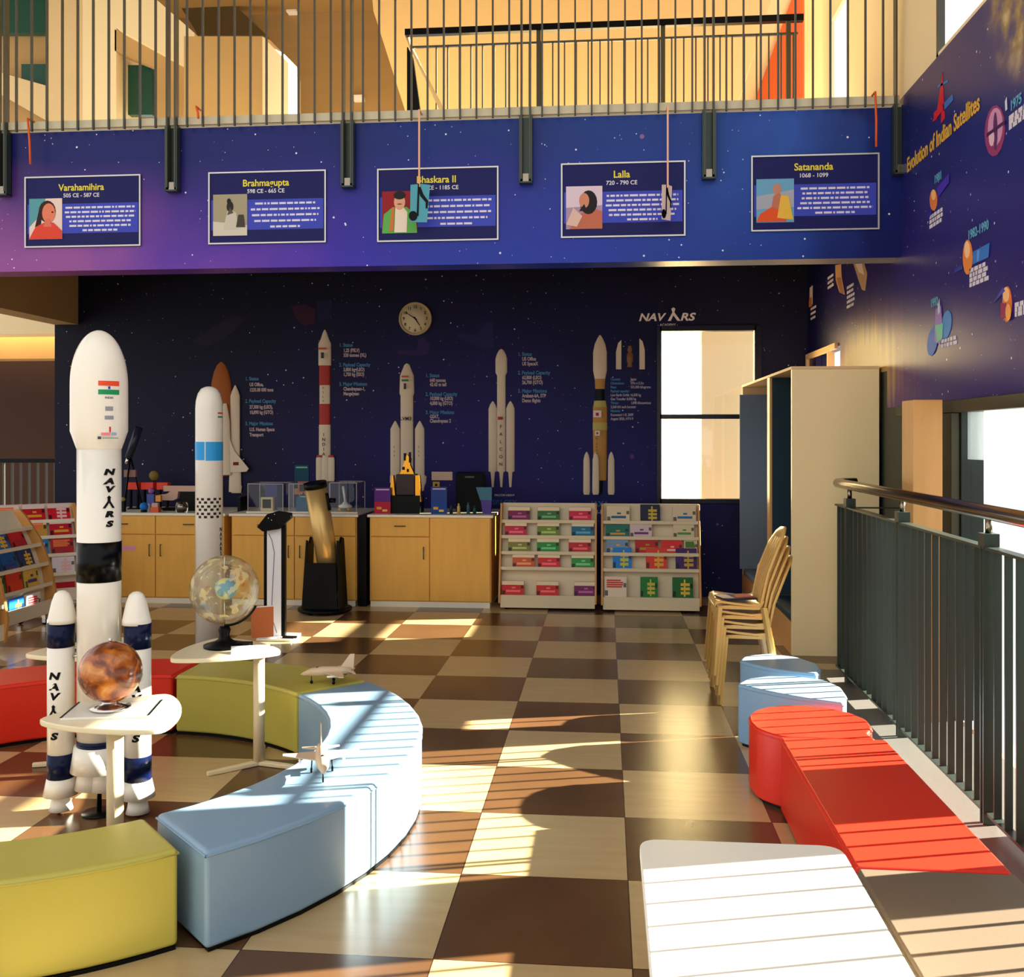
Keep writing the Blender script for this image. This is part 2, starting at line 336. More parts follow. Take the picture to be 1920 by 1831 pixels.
# ---- spaces beyond, left
struct('wall_left_beam', MB().box(-12, -5.79, 12.2, 12.6, 2.90, 3.8), M['cream_l'], 'cream beam in the space beyond')
struct('wall_left_lintel', MB().box(-12, -5.79, 12.9, 13.3, 2.64, 2.95), M['tan'])
struct('wall_far_left', MB().box(-12, -5.0, 14, 14.3, -.2, 3.9), M['darkbrown'], 'dark brown wall beyond the far railing')
g = thing('landing_railing', 'dark railing at the far side beyond the end of the mural wall', 'railing', (-6.6, 10.7, 0))
MB().box(-7.6, -5.82, 10.68, 10.72, 1.30, 1.345).build('top_rail', M['black'], g, world=True)
MB().box(-7.6, -5.82, 10.69, 10.71, .12, .15).build('bottom_rail', M['black'], g, world=True)
bal = MB().box(-.006, .006, -.018, .018, .15, 1.30).build('baluster', M['iron'], g); bal.location = (-1.0, 0, 0)
for i in range(1, 18):
    c = bal.copy(); C.objects.link(c); c.location = (-1.0+i*.1, 0, 0)

# ---- upper storey seen through the balcony bars
def slab_at(name, px, Y0, t, material, label):
    m = MB().prism([onY(x, y, Y0) for x, y in px], (0, t, 0)); return struct(name, m, material, label)
slab_at('wall_upper_back', [(-80, 230), (1560, 230), (1560, -120), (-80, -120)], 13.5, .2, M['brown'], 'brown panelled rear wall of the upper storey')
slab_at('wall_upper_stair', [(770, 240), (1510, 225), (1510, -100), (690, -100), (700, 20)], 12.2, .2, mat('stair_plaster', (216, 186, 134), .8), 'cream wall behind the stair landing')
slab_at('wall_upper_left', [(-60, 240), (215, 240), (215, -80), (-60, -80)], 12.5, .2, M['tan'], 'tan wall on the upper storey')
slab_at('trim_2', [(88, 240), (155, 240), (155, -60), (88, -60)], 12.2, .25, M['cream'], None)
slab_at('pillar', [(155, 240), (218, 240), (218, -60), (155, -60)], 11.6, .6, M['cream_l'], 'bright cream pillar on the upper storey')
slab_at('window_5', [(-60, 62), (88, 62), (88, -60), (-60, -60)], 12.38, .1, M['teal'], 'green glazed panel at the upper storey')
slab_at('window_6', [(40, 160), (88, 160), (88, 120), (40, 120)], 12.35, .1, M['teal'], None)
slab_at('window_7', [(222, 215), (285, 215), (285, 122), (222, 122)], 11.9, .1, M['teal'], 'green glass beneath the stair flight')
slab_at('trim_3', [(-20, 130), (85, 160), (85, 225), (-20, 165)], 12.2, .1, M['cream'], None)
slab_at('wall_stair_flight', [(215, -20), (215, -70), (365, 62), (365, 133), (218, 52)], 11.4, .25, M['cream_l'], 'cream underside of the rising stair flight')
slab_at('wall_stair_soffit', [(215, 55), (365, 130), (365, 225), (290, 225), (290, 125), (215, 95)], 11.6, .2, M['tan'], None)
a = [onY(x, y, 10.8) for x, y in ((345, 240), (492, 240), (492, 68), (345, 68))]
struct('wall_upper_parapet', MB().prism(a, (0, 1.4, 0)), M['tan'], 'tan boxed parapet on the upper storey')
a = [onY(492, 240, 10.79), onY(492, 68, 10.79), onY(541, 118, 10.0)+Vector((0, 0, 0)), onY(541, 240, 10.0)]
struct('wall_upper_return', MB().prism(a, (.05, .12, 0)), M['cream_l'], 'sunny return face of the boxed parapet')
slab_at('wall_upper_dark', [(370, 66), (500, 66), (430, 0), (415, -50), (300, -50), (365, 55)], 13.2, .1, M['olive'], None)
struct('roof', MB().box(-9, XO, 2.5, 15, 7.4, 7.6), mat('roof_soffit', (150, 122, 80), .8), 'brown roof soffit over the upper storey')
# stair wall on the right of the upper storey
slab_at('wall_orange', [(1402, 225), (1530, 225), (1530, -60), (1506, -60)], 10.6, .2, M['orange'], 'orange wall behind the stair railing')
slab_at('trim_4', [(1375, 225), (1402, 225), (1506, -60), (1465, -60)], 10.65, .2, M['cream_l'], None)
# stair landing railing, upper storey
YS = 9.5
g = thing('stair_railing', 'dark stair landing railing up behind the balcony bars', 'railing', onY(1130, 240, YS))
p0, p1 = onY(760, 62, YS), onY(1506, 35, YS); zt = p0.z
MB().box(p0.x, p1.x, YS-.03, YS+.03, zt-.03, zt+.03).build('handrail', M['blackg'], g, world=True)
MB().box(p0.x+.05, p1.x-.05, YS-.012, YS+.012, zt-.15, zt-.13).build('top_rail', M['iron'], g, world=True)
for x in (1010, 1243, 1478):
    a = onY(x, 60, YS); MB().box(a.x-.02, a.x+.02, YS-.02, YS+.02, 3.82, zt-.03).build('post', M['frame'], g, world=True)
a = MB().box(-.006, .006, -.012, .012, 3.82-wloc(g).z, zt-.14-wloc(g).z).build('baluster', M['iron'], g); k = 0; x = p0.x+.3
while x < p1.x-.08:
    c = a if k == 0 else a.copy()
    if k: C.objects.link(c)
    c.location = (x-wloc(g).x, 0, 0); x += .111; k += 1
g = thing('stair_handrail', 'sloping handrail with dark side panel under the landing railing', 'handrail', onY(790, 230, YS+.1))
MB().tube([onY(764, 70, YS+.1), onY(770, 90, YS+.1), onY(832, 212, YS-.5)], .02).build('sloping_rail', M['plyedge'], g, world=True)
MB().prism([onY(x, y, YS+.15) for x, y in ((763, 88), (772, 92), (790, 225), (763, 225))], (0, .05, 0)).build('side_panel', M['black'], g, world=True)
for x, y in ((548, 20), (672, 184)):
    p = onY(x, y, 13.42); o = MB().box(-.07, .07, -.05, .08, -.03, .03).build('emergency_light', M['paper']); o.location = p
    tag(o, 'small pale lamp on the brown upper wall, '+('higher' if y < 50 else 'lower')+' one', 'lamp', 'lamps on the brown upper wall')

# ================================================================== BALCONY RAILING, BRACKETS, POSTERS, HANGING CHARMS
g = thing('balcony_railing', 'iron balcony balustrade with close vertical bars above the blue mural', 'railing', (-1.2, YF-.05, 3.82))
bx = MB().box(-.006, .006, -.02, .0, 3.79-3.82, 4.92-3.82).build('baluster', M['iron'], g); xs = []
step = 1.255/11
x = onY(30, 200, YF).x-.02; k = 0
posts = [onY(p, 205, YF).x for p in (328, 655, 987, 1328, 1684)]; posts = [posts[0]-(posts[1]-posts[0])]+posts
k = 0
for i in range(len(posts)-1):
    for j in range(1, 11):
        c = bx if k == 0 else bx.copy()
        if k: C.objects.link(c)
        c.location = (posts[i]+(posts[i+1]-posts[i])*j/11+1.2, 0, 0); k += 1
MB().box(-5.7, XW-.02, YF-.09, YF-.03, 4.92, 4.96).build('handrail', M['iron'], g, world=True)
for i, x in enumerate(posts):
    m = MB()
    for s in (-1, 1): m.box(x+s*.03-.006, x+s*.03+.006, YF-.075, YF-.015, 3.33 if 0 else 3.36, 4.92)
    m.build('post', M['iron'], g, world=True)
    br = MB().box(x-.045, x-.037, YF-.07, YF-.0, 3.34, 3.80).box(x+.037, x+.045, YF-.07, YF-.0, 3.34, 3.80).box(x-.045, x+.045, YF-.008, YF-.0, 3.34, 3.80).box(x-.045, x+.045, YF-.07, YF-.0, 3.335, 3.345)
    b_ = br.build('bracket', M['rail'], g, world=True)
    MB().box(x-.02, x+.02, YF-.06, YF-.01, 3.345, 3.40).build('bolt_block', M['steel'], g, world=True)

PF = YF-.012
def words(m, x0, x1, z, h, y, rnd):
    """one line of small print as word-length dashes"""
    x = x0
    while x < x1:
        l = rnd.uniform(.012, .06)
        m.box(x, min(x+l, x1), y, y+.001, z-h/2, z+h/2); x += l+.009
def poster(px0, px1, pz, title, dates, lines, art, lab, seed):
    rnd = random.Random(seed)
    a, b_ = onY(px0, 400, YF).x, onY(px1, 400, YF).x; z1 = pz; z0 = pz-.515; wd = b_-a
    g = thing('portrait_poster', lab, 'poster', ((a+b_)/2, YF, z0), 0, None); L = wloc(g)
    MB().box(a, b_, PF+.004, YF-.0005, z0, z1).build('board', mat('poster_ink_navy', (22, 24, 92), .5, spec=.2), g, world=True)
    m = MB(); t = .010
    m.box(a, b_, PF-.004, PF+.004, z1-t, z1).box(a, b_, PF-.004, PF+.004, z0, z0+t).box(a, a+t, PF-.004, PF+.004, z0+t, z1-t).box(b_-t, b_, PF-.004, PF+.004, z0+t, z1-t)
    m.build('frame', mat('silver_frame', (205, 205, 200), .3, .5), g, world=True)
    MB().box(a+.02, b_-.02, PF+.003, PF+.004, z0+.10, z0+.315).build('text_band', flat((62, 74, 190)), g, world=True)
    txt(title, .068, faceY(a+wd*.49-L.x, PF+.002-L.y, z1-.085-L.z), flat((240, 225, 70)), 'title', g, bold=.0012, sx=.95)
    txt(dates, .040, faceY(a+wd*.49-L.x, PF+.002-L.y, z1-.142-L.z), flat((225, 225, 235)), 'dates', g, bold=.0006)
    m = MB(); n = lines
    for i in range(n):
        s = rnd.uniform(0, .04) + (.12 if i == n-1 else 0)
        words(m, a+.305+s, b_-.04-s, z0+.285-i*.165/(n-1)*1.0, .014, PF+.001, rnd)
    m.build('small_print', flat((225, 222, 240)), g, world=True)
    # picture
    x0, x1, y0, y1 = a+.035, a+.285, z0+.06, z0+.355; W_, H_ = x1-x0, y1-y0
    m = MB().m(flat(art['bg'])).box(x0, x1, PF+.0, PF+.003, y0, y1)
    def P(pts, c, d): m.m(flat(c)).prism([(x0+u*W_, PF-d, y0+v*H_) for u, v in pts], (0, .0008, 0))
    def E(cx, cy, rx, ry, c, d): P([(cx+rx*math.cos(t*PI/8), cy+ry*math.sin(t*PI/8)) for t in range(16)], c, d)
    d = .001
    for s in art['s']:
        if s[0] == 'e': E(s[1], s[2], s[3], s[4], s[5], d)
        else: P(s[1], s[2], d)
        d += .0009
    m.build('portrait', None, g, world=True)
poster(48, 265, 3.475, 'Varahamihira', '505 CE - 587 CE', 6, dict(bg=(240, 215, 205), s=[
    ('p', [(0, .3), (0, 1), (.5, 1), (.35, .6)], (90, 160, 170)), ('e', .55, .68, .26, .27, (60, 30, 25)), ('p', [(.18, .3), (.36, .36), (.4, .75), (.3, .7)], (50, 25, 22)), ('e', .6, .64, .2, .24, (232, 130, 100)),
    ('p', [(.0, 0), (1, 0), (1, .2), (.75, .4), (.5, .42), (.2, .3)], (226, 72, 50)), ('p', [(.45, .3), (.7, .3), (.62, .5), (.5, .5)], (225, 120, 95)), ('e', .72, .66, .03, .02, (50, 20, 20))]),
    'framed poster of a bare-headed man in red, titled in yellow "Varahamihira"', 1)
poster(392, 612, 3.475, 'Brahmagupta', '598 CE - 665 CE', 5, dict(bg=(168, 158, 130), s=[
    ('p', [(0, 0), (1, 0), (1, .25), (0, .35)], (214, 206, 190)), ('p', [(.3, .15), (.75, .15), (.68, .55), (.55, .62), (.42, .6)], (205, 198, 182)), ('e', .5, .7, .1, .13, (40, 36, 32)), ('e', .47, .83, .06, .07, (30, 28, 26)), ('p', [(.42, .5), (.6, .55), (.5, .68)], (90, 82, 72)), ('p', [(.68, .2), (.95, .2), (.9, .5), (.75, .5)], (70, 64, 56))]),
    'framed poster with a sepia picture of a seated man, titled "Brahmagupta"', 2)
poster(708, 935, 3.47, 'Bhaskara II', '1114 CE - 1185 CE', 5, dict(bg=(150, 28, 34), s=[
    ('p', [(0, 0), (1, 0), (.95, .45), (.7, .62), (.3, .62), (.05, .45)], (96, 178, 84)), ('p', [(.35, .02), (.7, .02), (.72, .5), (.6, .62), (.38, .62)], (240, 225, 205)), ('e', .5, .74, .16, .19, (228, 170, 140)), ('e', .5, .9, .17, .1, (30, 26, 30)), ('p', [(.2, .05), (.32, .05), (.36, .62), (.28, .6)], (210, 120, 60)), ('e', .5, .69, .07, .012, (120, 50, 40))]),
    'framed poster of a man in a green shawl on a red ground, "Bhaskara II"', 3)
poster(1052, 1285, 3.475, 'Lalla', '720 - 790 CE', 6, dict(bg=(176, 150, 180), s=[
    ('p', [(0, .5), (1, .55), (1, 1), (0, 1)], (226, 205, 220)), ('p', [(.1, 0), (1, 0), (1, .4), (.7, .5), (.3, .3)], (196, 110, 84)), ('e', .62, .62, .24, .28, (30, 22, 24)), ('e', .5, .66, .14, .18, (214, 140, 110)), ('p', [(.0, .1), (.3, .05), (.45, .3), (.2, .5)], (226, 190, 176)), ('p', [(.36, .42), (.58, .42), (.5, .58)], (34, 26, 26))]),
    'framed poster of a long-haired bearded man, titled in yellow "Lalla"', 4)
poster(1408, 1648, 3.495, 'Satananda', '1068 - 1099', 6, dict(bg=(110, 170, 205), s=[
    ('p', [(0, .3), (1, .35), (1, .75), (0, .6)], (170, 176, 190)), ('e', .55, .76, .12, .13, (196, 140, 120)), ('p', [(.35, .1), (.8, .1), (.75, .55), (.6, .68), (.45, .6)], (196, 120, 90)), ('p', [(.0, .02), (.8, .02), (.7, .25), (.4, .35), (.1, .2)], (232, 86, 34)), ('p', [(.55, .1), (.98, .05), (.85, .6), (.65, .62)], (238, 190, 70))]),
    'framed poster of a figure in orange and yellow robes, titled "Satananda"', 5)

# ribbons and paper music notes hanging from the railing
cord = mat('orange_ribbon', (228, 96, 40), .6); cordw = mat('peach_ribbon', (240, 180, 140), .6)
for i, (x0, y0, x1, y1, lab) in enumerate(((52, 222, 57, 308, 'short orange ribbon hanging beside the first bracket, over "Varahamihira"'), (368, 200, 372, 222, 'tiny orange ribbon knot on the balcony edge near "Brahmagupta"'), (1641, 172, 1643, 275, 'orange ribbon hanging over the "Satananda" poster'))):
    a = onY(x0, y0, YF-.11); b_ = onY(x1, y1, YF-.11); m_ = (a+b_)/2
    o = MB().tube([Vector((a.x, YF-.032, max(a.z, 3.825))), Vector((a.x, YF-.11, max(a.z, 3.825))), m_+Vector((.004, 0, 0)), b_], .008, 6).build('ribbon', cord); tag(o, lab, 'ribbon')
def note(x, ytop, ycard, cx0, cx1, cy0, cy1, rgb, rz, lab, lab2):
    Yn = YF-.13; a = onY(x, ytop, Yn); b_ = onY(x+2, cy0, Yn)
    o = MB().box(a.x-.006, a.x+.006, Yn-.003, Yn+.003, b_.z-.02, a.z).box(a.x-.006, a.x+.006, Yn+.003, YF-.0305, a.z-.01, a.z).build('ribbon', cordw); tag(o, lab2, 'ribbon')
    c0, c1 = onY(cx0, cy0, Yn), onY(cx1, cy1, Yn); w_ = c1.x-c0.x; h_ = c0.z-c1.z
    g = thing('paper_music_note', lab, 'decoration', ((c0.x+c1.x)/2, Yn, c1.z), rz)
    MB().prism([(-w_*.42, 0, 0), (w_*.36, 0, 0), (w_*.5, 0, h_*.98), (w_*.1, 0, h_), (-w_*.4, 0, h_*.97)], (0, .004, 0)).build('card', flat(rgb), g)
    m = MB(); yy = -.003
    def pr(p): m.prism([(u*w_, yy, v*h_) for u, v in p], (0, .002, 0))
    pr([(-.28+.2*math.cos(t*PI/6), .16+.13*math.sin(t*PI/6)) for t in range(12)]); pr([(-.12, .16), (-.03, .16), (.02, 1.0), (-.06, 1.0)])
    pr([(-.04, 1.0), (.02, .98), (.2, .72), (.42, .55), (.38, .36), (.3, .36), (.3, .52), (.05, .68), (-.02, .8)])
    m.build('note_symbol', M['black'], g)
note(786, 205, 345, 766, 806, 345, 416, (86, 168, 186), math.radians(10), 'pale blue card with black quaver hanging before "Bhaskara II"', 'long peach ribbon holding the blue music note card')
note(1252, 198, 345, 1236, 1264, 346, 412, (238, 214, 206), math.radians(40), 'pale pink card with black quaver hanging before "Lalla"', 'long peach ribbon holding the pink music note card')

# ================================================================== RIGHT WALL PRINTS
XP = XW-.004
g = thing('wall_title', 'gold slanting-away title "Evolution of Indian Satellites" on the side mural', 'lettering', (XW, 6.2, 3.1))
a, b_ = onX(1702, 322, XW), onX(1838, 212, XW); ln = a.y-b_.y
L = wloc(g)
t_ = txt('Evolution of Indian Satellites', .135, faceX(XP-L.x, (a.y+b_.y)/2-L.y, a.z+.035-L.z), flat((226, 178, 70)), 'title_text', g, bold=.003, sx=1)
wd = max(v.co.y for v in t_.data.vertices)-min(v.co.y for v in t_.data.vertices)
cy_ = (a.y+b_.y)/2-L.y
for v in t_.data.vertices: v.co.y = cy_+(v.co.y-cy_)*ln/wd
g = thing('agency_emblem', 'red arrow and blue letters emblem above the gold title', 'emblem', (XW, 6.4, 3.4)); L = wloc(g)
def RP(m, pts, c, d=0): m.m(flat(c)).prism([tuple(onX(x, y, XW-.003-d)) for x, y in pts], (.002, 0, 0))
m = MB(); RP(m, [(1748, 228), (1757, 205), (1767, 135), (1771, 222), (1764, 232), (1765, 205), (1759, 208), (1756, 224)], (206, 36, 48)); RP(m, [(1750, 212), (1766, 198), (1768, 206), (1752, 226)], (206, 36, 48), .002)
RP(m, [(1768, 195), (1786, 176), (1787, 188), (1769, 208)], (60, 110, 190)); RP(m, [(1758, 160), (1777, 150), (1777, 154), (1758, 165)], (60, 130, 200))
m.build('emblem_print', None, g, world=True)
def satellite(shapes, px, lab, capt, yr=None):
    c = onX(px[0], px[1], XW); g = thing('satellite_print', lab, 'wall print', c); L = wloc(g); m = MB(); d = 0
    for col_, pts in shapes: RP(m, pts, col_, d); d += .0012
    m.build('satellite', None, g, world=True)
    m = MB(); rnd = random.Random(px[0])
    for i in range(capt[2]):
        a = onX(capt[0], capt[1]+i*9, XW-.002)
        y = a.y; e = a.y-.22
        while y > e:
            l = rnd.uniform(.02, .06); m.box(XW-.003, XW-.001, y-l, y, a.z-.011, a.z+.011); y -= l+.015
    m.build('caption', flat((220, 214, 226)), g, world=True)
    if yr:
        a = onX(yr[0], yr[1], XW-.003); txt(yr[2], .07, faceX(XP-L.x, a.y-L.y, a.z-L.z), flat((96, 170, 205)), 'year', g, bold=.0015)
ell = lambda cx, cy, rx, ry, sh=0, n=14: [(cx+rx*math.cos(t*2*PI/n), cy+ry*math.sin(t*2*PI/n)-sh*rx*math.cos(t*2*PI/n)) for t in range(n)]
satellite([((150, 60, 110), ell(1865, 245, 19, 48, .3)), ((206, 150, 190), ell(1866, 238, 14, 36, .3)), ((96, 50, 100), ell(1866, 246, 4, 36, .1)), ((230, 190, 210), ell(1859, 258, 5, 16, .2)), ((70, 36, 80), [(1850, 250), (1884, 225), (1884, 231), (1850, 257)]), ((220, 220, 240), [(1884, 190), (1887, 182), (1888, 205), (1885, 208)])],
          (1865, 245), 'round pink and purple faceted satellite picture at the right edge', (1892, 222, 3), (1905, 192, '1975'))
satellite([((226, 130, 60), ell(1750, 375, 7, 20)), ((246, 190, 120), ell(1750, 365, 4, 10)), ((70, 50, 180), [(1757, 352), (1779, 325), (1779, 342), (1759, 370)]), ((50, 40, 150), [(1738, 405), (1746, 392), (1746, 400), (1740, 412)])],
          (1750, 375), 'small orange satellite print with one violet wing below the gold title', (1743, 408, 3), (1759, 333, '1981'))
satellite([((236, 140, 60), ell(1814, 482, 9, 33, .1)), ((252, 205, 150), ell(1813, 468, 5, 16)), ((56, 120, 205), [(1824, 472), (1855, 455), (1853, 482), (1823, 496)]), ((90, 160, 230), [(1832, 470), (1836, 468), (1835, 488), (1831, 490)]), ((40, 60, 160), [(1790, 505), (1804, 495), (1804, 504), (1788, 512)])],
          (1814, 482), 'orange satellite print with a bright blue panel, mid-height on the side mural', (1818, 508, 4), (1834, 432, '1982-1990'))
satellite([((226, 120, 50), ell(1888, 570, 9, 34, .1)), ((250, 196, 140), ell(1886, 552, 6, 14)), ((60, 70, 170), [(1862, 568), (1880, 538), (1884, 545), (1868, 562)]), ((150, 30, 90), [(1876, 568), (1886, 568), (1886, 596), (1876, 596)]), ((245, 170, 90), ell(1890, 585, 5, 16))],
          (1888, 570), 'orange satellite print with magenta box at the right edge of the mural', (1903, 572, 3))
satellite([((60, 140, 210), ell(1774, 609, 10, 26, .9)), ((50, 110, 200), ell(1748, 640, 10, 26, .9)), ((150, 120, 190), [(1754, 580), (1764, 572), (1768, 630), (1762, 645), (1752, 640)]), ((110, 200, 170), [(1753, 610), (1768, 606), (1766, 635), (1757, 642)]), ((200, 210, 230), [(1758, 572), (1761, 560), (1762, 585), (1759, 590)])],
          (1760, 610), 'green and lilac satellite print with two blue oval dishes', (1765, 640, 2), (1752, 567, '1992'))
satellite([((206, 160, 110), [(1566, 497), (1577, 495), (1578, 520), (1584, 552), (1574, 548), (1567, 525)]), ((160, 110, 70), [(1568, 520), (1576, 520), (1582, 552), (1575, 548)])],
          (1573, 520), 'slim tan satellite print near the back corner under the balcony edge', (1552, 522, 3))
satellite([((190, 150, 110), [(1600, 494), (1620, 493), (1626, 512), (1622, 545), (1616, 543), (1608, 520)]), ((236, 214, 190), [(1604, 495), (1616, 494), (1620, 515), (1610, 510)])],
          (1613, 515), 'broad tan satellite print under the balcony edge on the side mural', (1588, 540, 5))
satellite([((236, 214, 200), [(1518, 540), (1523, 535), (1523, 570), (1518, 575)]), ((210, 120, 50), [(1517, 560), (1522, 556), (1522, 574), (1516, 576)])],
          (1520, 555), 'small white and orange satellite print in the far corner of the side mural', (1520, 580, 3))

# ================================================================== BACK WALL: CLOCK, ROCKET FIGURES, TEXTS
p = onY(780, 598, YB); g = thing('wall_clock', 'round cream wall clock on the starry navy wall', 'clock', (p.x, YB, p.z))
MB().lathe([(.001, 0), (.135, 0), (.16, .004), (.168, .02), (.168, .04), (.001, .04)], (0, 0, 0), 40, 'Y').build('case', mat('cream_clock_case', (226, 206, 160), .4), g).location = (0, 0, 0)
MB().lathe([(.001, .041), (.15, .041), (.15, .043), (.001, .043)], (0, 0, 0), 40, 'Y').build('dial', mat('clock_dial', (222, 206, 166), .5), g)
MB().lathe([(.15, .04), (.168, .04), (.168, .05), (.15, .05), (.15, .04)], (0, 0, 0), 40, 'Y').build('rim', mat('clock_rim', (190, 168, 120), .3), g)
inkb = flat((40, 30, 26))
for h in range(1, 13):
    a = PI/2-h*PI/6; txt(str(h), .042, faceY(.118*math.cos(a), -.0445, .118*math.sin(a)), inkb, 'numeral', g, bold=.0008)
def hand(name, deg, l, w_):
    a = math.radians(deg); d = Vector((math.sin(a), 0, math.cos(a))); n = Vector((math.cos(a), 0, -math.sin(a)))
    MB().prism([d*-.02+n*w_+Vector((0, -.048, 0)), d*l+n*w_*.4+Vector((0, -.048, 0)), d*l-n*w_*.4+Vector((0, -.048, 0)), d*-.02-n*w_+Vector((0, -.048, 0))], (0, .0015, 0)).build(name, inkb, g)
hand('minute_hand', -57, .112, .006); hand('hour_hand', 146, .088, .008)

def relief(m, prof_px, cx, y0=None, depth=.35, Y0=YB):
    """half-round wall figure from (y px, half width px) down the axis cx"""
    c = onY(cx, prof_px[0][0], Y0); pr = []
    for y, hw in prof_px:
        z = onY(cx, y, Y0).z; r = abs(onY(cx+hw, y, Y0).x-onY(cx, y, Y0).x); pr.append((max(r, .002), z))
    m.lathe(pr, (c.x, Y0, 0), 16, 'Z', PI, 2*PI, 1, depth); return c
W_ = M['gwhite']
def rocket_fig(lab, loc): return thing('rocket_wall_figure', lab, 'wall figure', loc)
# shuttle
g = rocket_fig('wall figure of a space shuttle with orange tank and white boosters', onY(430, 925, YB))
m = MB(); relief(m, [(678, 1), (684, 8), (698, 14), (715, 18), (740, 20), (880, 20), (892, 14)], 415); m.build('fuel_tank', M['tank'], g, world=True)
for cx in (441, 404):
    m = MB(); relief(m, [(722, 1), (733, 6), (742, 9), (880, 9), (886, 11), (922, 12)], cx, Y0=YB-.02); m.build('booster', W_, g, world=True)
m = MB(); relief(m, [(756, 3), (770, 6), (790, 9), (850, 11), (890, 12)], 422, Y0=YB-.05); m.m(W_)
m.prism([onY(x, y, YB-.06) for x, y in ((430, 822), (440, 846), (466, 878), (462, 884), (428, 886))], (0, .02, 0)); m.build('orbiter', W_, g, world=True)
MB().prism([onY(x, y, YB-.065) for x, y in ((437, 866), (447, 866), (447, 872), (437, 872))], (0, .004, 0)).build('flag', flat((110, 30, 40)), g, world=True)
m = MB(); relief(m, [(888, 8), (905, 8), (912, 11), (924, 9)], 443, Y0=YB-.02); m.build('nozzle', W_, g, world=True)
# slender red and white rocket
g = rocket_fig('slender white wall rocket with two red bands', onY(610, 905, YB))
for nm, mt, pr in (('nose', W_, [(618, 1), (624, 4), (636, 8), (644, 12), (685, 12)]), ('red_band', M['redp'], [(685, 10.5), (722, 10.5)]), ('body', W_, [(722, 10), (757, 10)]), ('red_band', M['redp'], [(757, 10.5), (796, 10.5)]), ('body', W_, [(796, 11), (858, 11)])):
    m = MB(); relief(m, pr, 609); m.build(nm, mt, g, world=True)
for cx, w_ in ((599, 6.5), (610, 7), (621, 6.5)):
    m = MB().m(W_); relief(m, [(854, w_-2), (860, w_), (898, w_), (902, w_-1)], cx, Y0=YB-.015); m.m(M['redp']); relief(m, [(853, w_-2), (857, w_-1)], cx, Y0=YB-.02) if w_ < 7 else None; m.build('booster', W_ if w_ == 7 else None, g, world=True)
L = wloc(g)
for i, ch in enumerate('INDIA'):
    a = onY(610, 815+i*9, YB); txt(ch, .045, faceY(a.x-L.x, -.062, a.z-L.z), inkb, 'lettering', g, bold=.001)
for i, ch in enumerate('PSLV'):
    a = onY(609, 728+i*8, YB); txt(ch, .035, faceY(a.x-L.x, -.06, a.z-L.z), flat((90, 70, 60)), 'lettering', g)
a = onY(608, 656, YB); m = MB().m(flat((200, 90, 50))).box(a.x-.04, a.x+.04, YB-.07, YB-.066, a.z, a.z+.02).m(flat((50, 60, 50))).box(a.x-.015, a.x+.015, YB-.07, YB-.066, a.z-.09, a.z-.03); m.build('flag_mark', None, g, world=True)
# LVM3-like figure
g = rocket_fig('stout white wall rocket with two strap-on boosters below the clock', onY(765, 915, YB))
for nm, mt, pr, cx in (('fairing', W_, [(681, 1), (684, 5), (694, 9), (704, 13), (737, 14), (742, 12)], 763), ('body', W_, [(742, 12), (900, 12)], 763), ('booster', W_, [(789, 1), (796, 5), (804, 9), (890, 9), (893, 10), (905, 10)], 741), ('booster', W_, [(789, 1), (796, 5), (804, 9), (890, 9), (893, 13), (905, 12), (912, 9), (920, 8)], 787)):
    m = MB(); relief(m, pr, cx); m.build(nm, mt, g, world=True)
L = wloc(g)
a = onY(762, 708, YB); m = MB().m(flat((205, 80, 60))).box(a.x-.035, a.x+.035, YB-.075, YB-.071, a.z, a.z+.018).m(flat((50, 120, 70))).box(a.x-.035, a.x+.035, YB-.075, YB-.071, a.z-.04, a.z-.02).m(flat((60, 60, 70))).box(a.x-.012, a.x+.012, YB-.075, YB-.071, a.z-.12, a.z-.06); m.build('flag_mark', None, g, world=True)
a = onY(763, 785, YB); txt('LVM3', .05, faceY(a.x-L.x, -.07, a.z-L.z), inkb, 'lettering', g, bold=.001)
for cx in (741, 787):
    for i in range(3): a = onY(cx, 838+i*8, YB); txt('S2\u00300'[0], .03, faceY(a.x-L.x, -.055, a.z-L.z), flat((90, 80, 70)), 'lettering', g)
# triple-core figure
g = rocket_fig('white wall rocket with three equal cores above the first book rack', onY(940, 915, YB))
for nm, pr, cx in (('core', [(654, 1), (657, 5), (665, 9), (672, 11), (698, 11), (704, 8), (883, 8), (885, 4), (913, 2)], 940), ('booster', [(752, 1), (758, 5), (766, 8), (883, 8), (885, 4), (913, 2)], 924), ('booster', [(752, 1), (758, 5), (766, 8), (883, 8), (885, 4), (913, 2)], 957)):
    m = MB(); relief(m, pr, cx); m.build(nm, W_, g, world=True)
L = wloc(g)
for i, ch in enumerate('FALCON'):
    a = onY(940, 800+i*14, YB); txt(ch, .045, faceY(a.x-L.x, -.05, a.z-L.z), flat((70, 55, 60)), 'lettering', g, bold=.001)
a = onY(940, 783, YB); MB().box(a.x-.03, a.x+.02, YB-.052, YB-.049, a.z-.02, a.z+.01).build('flag_mark', flat((170, 50, 50)), g, world=True)
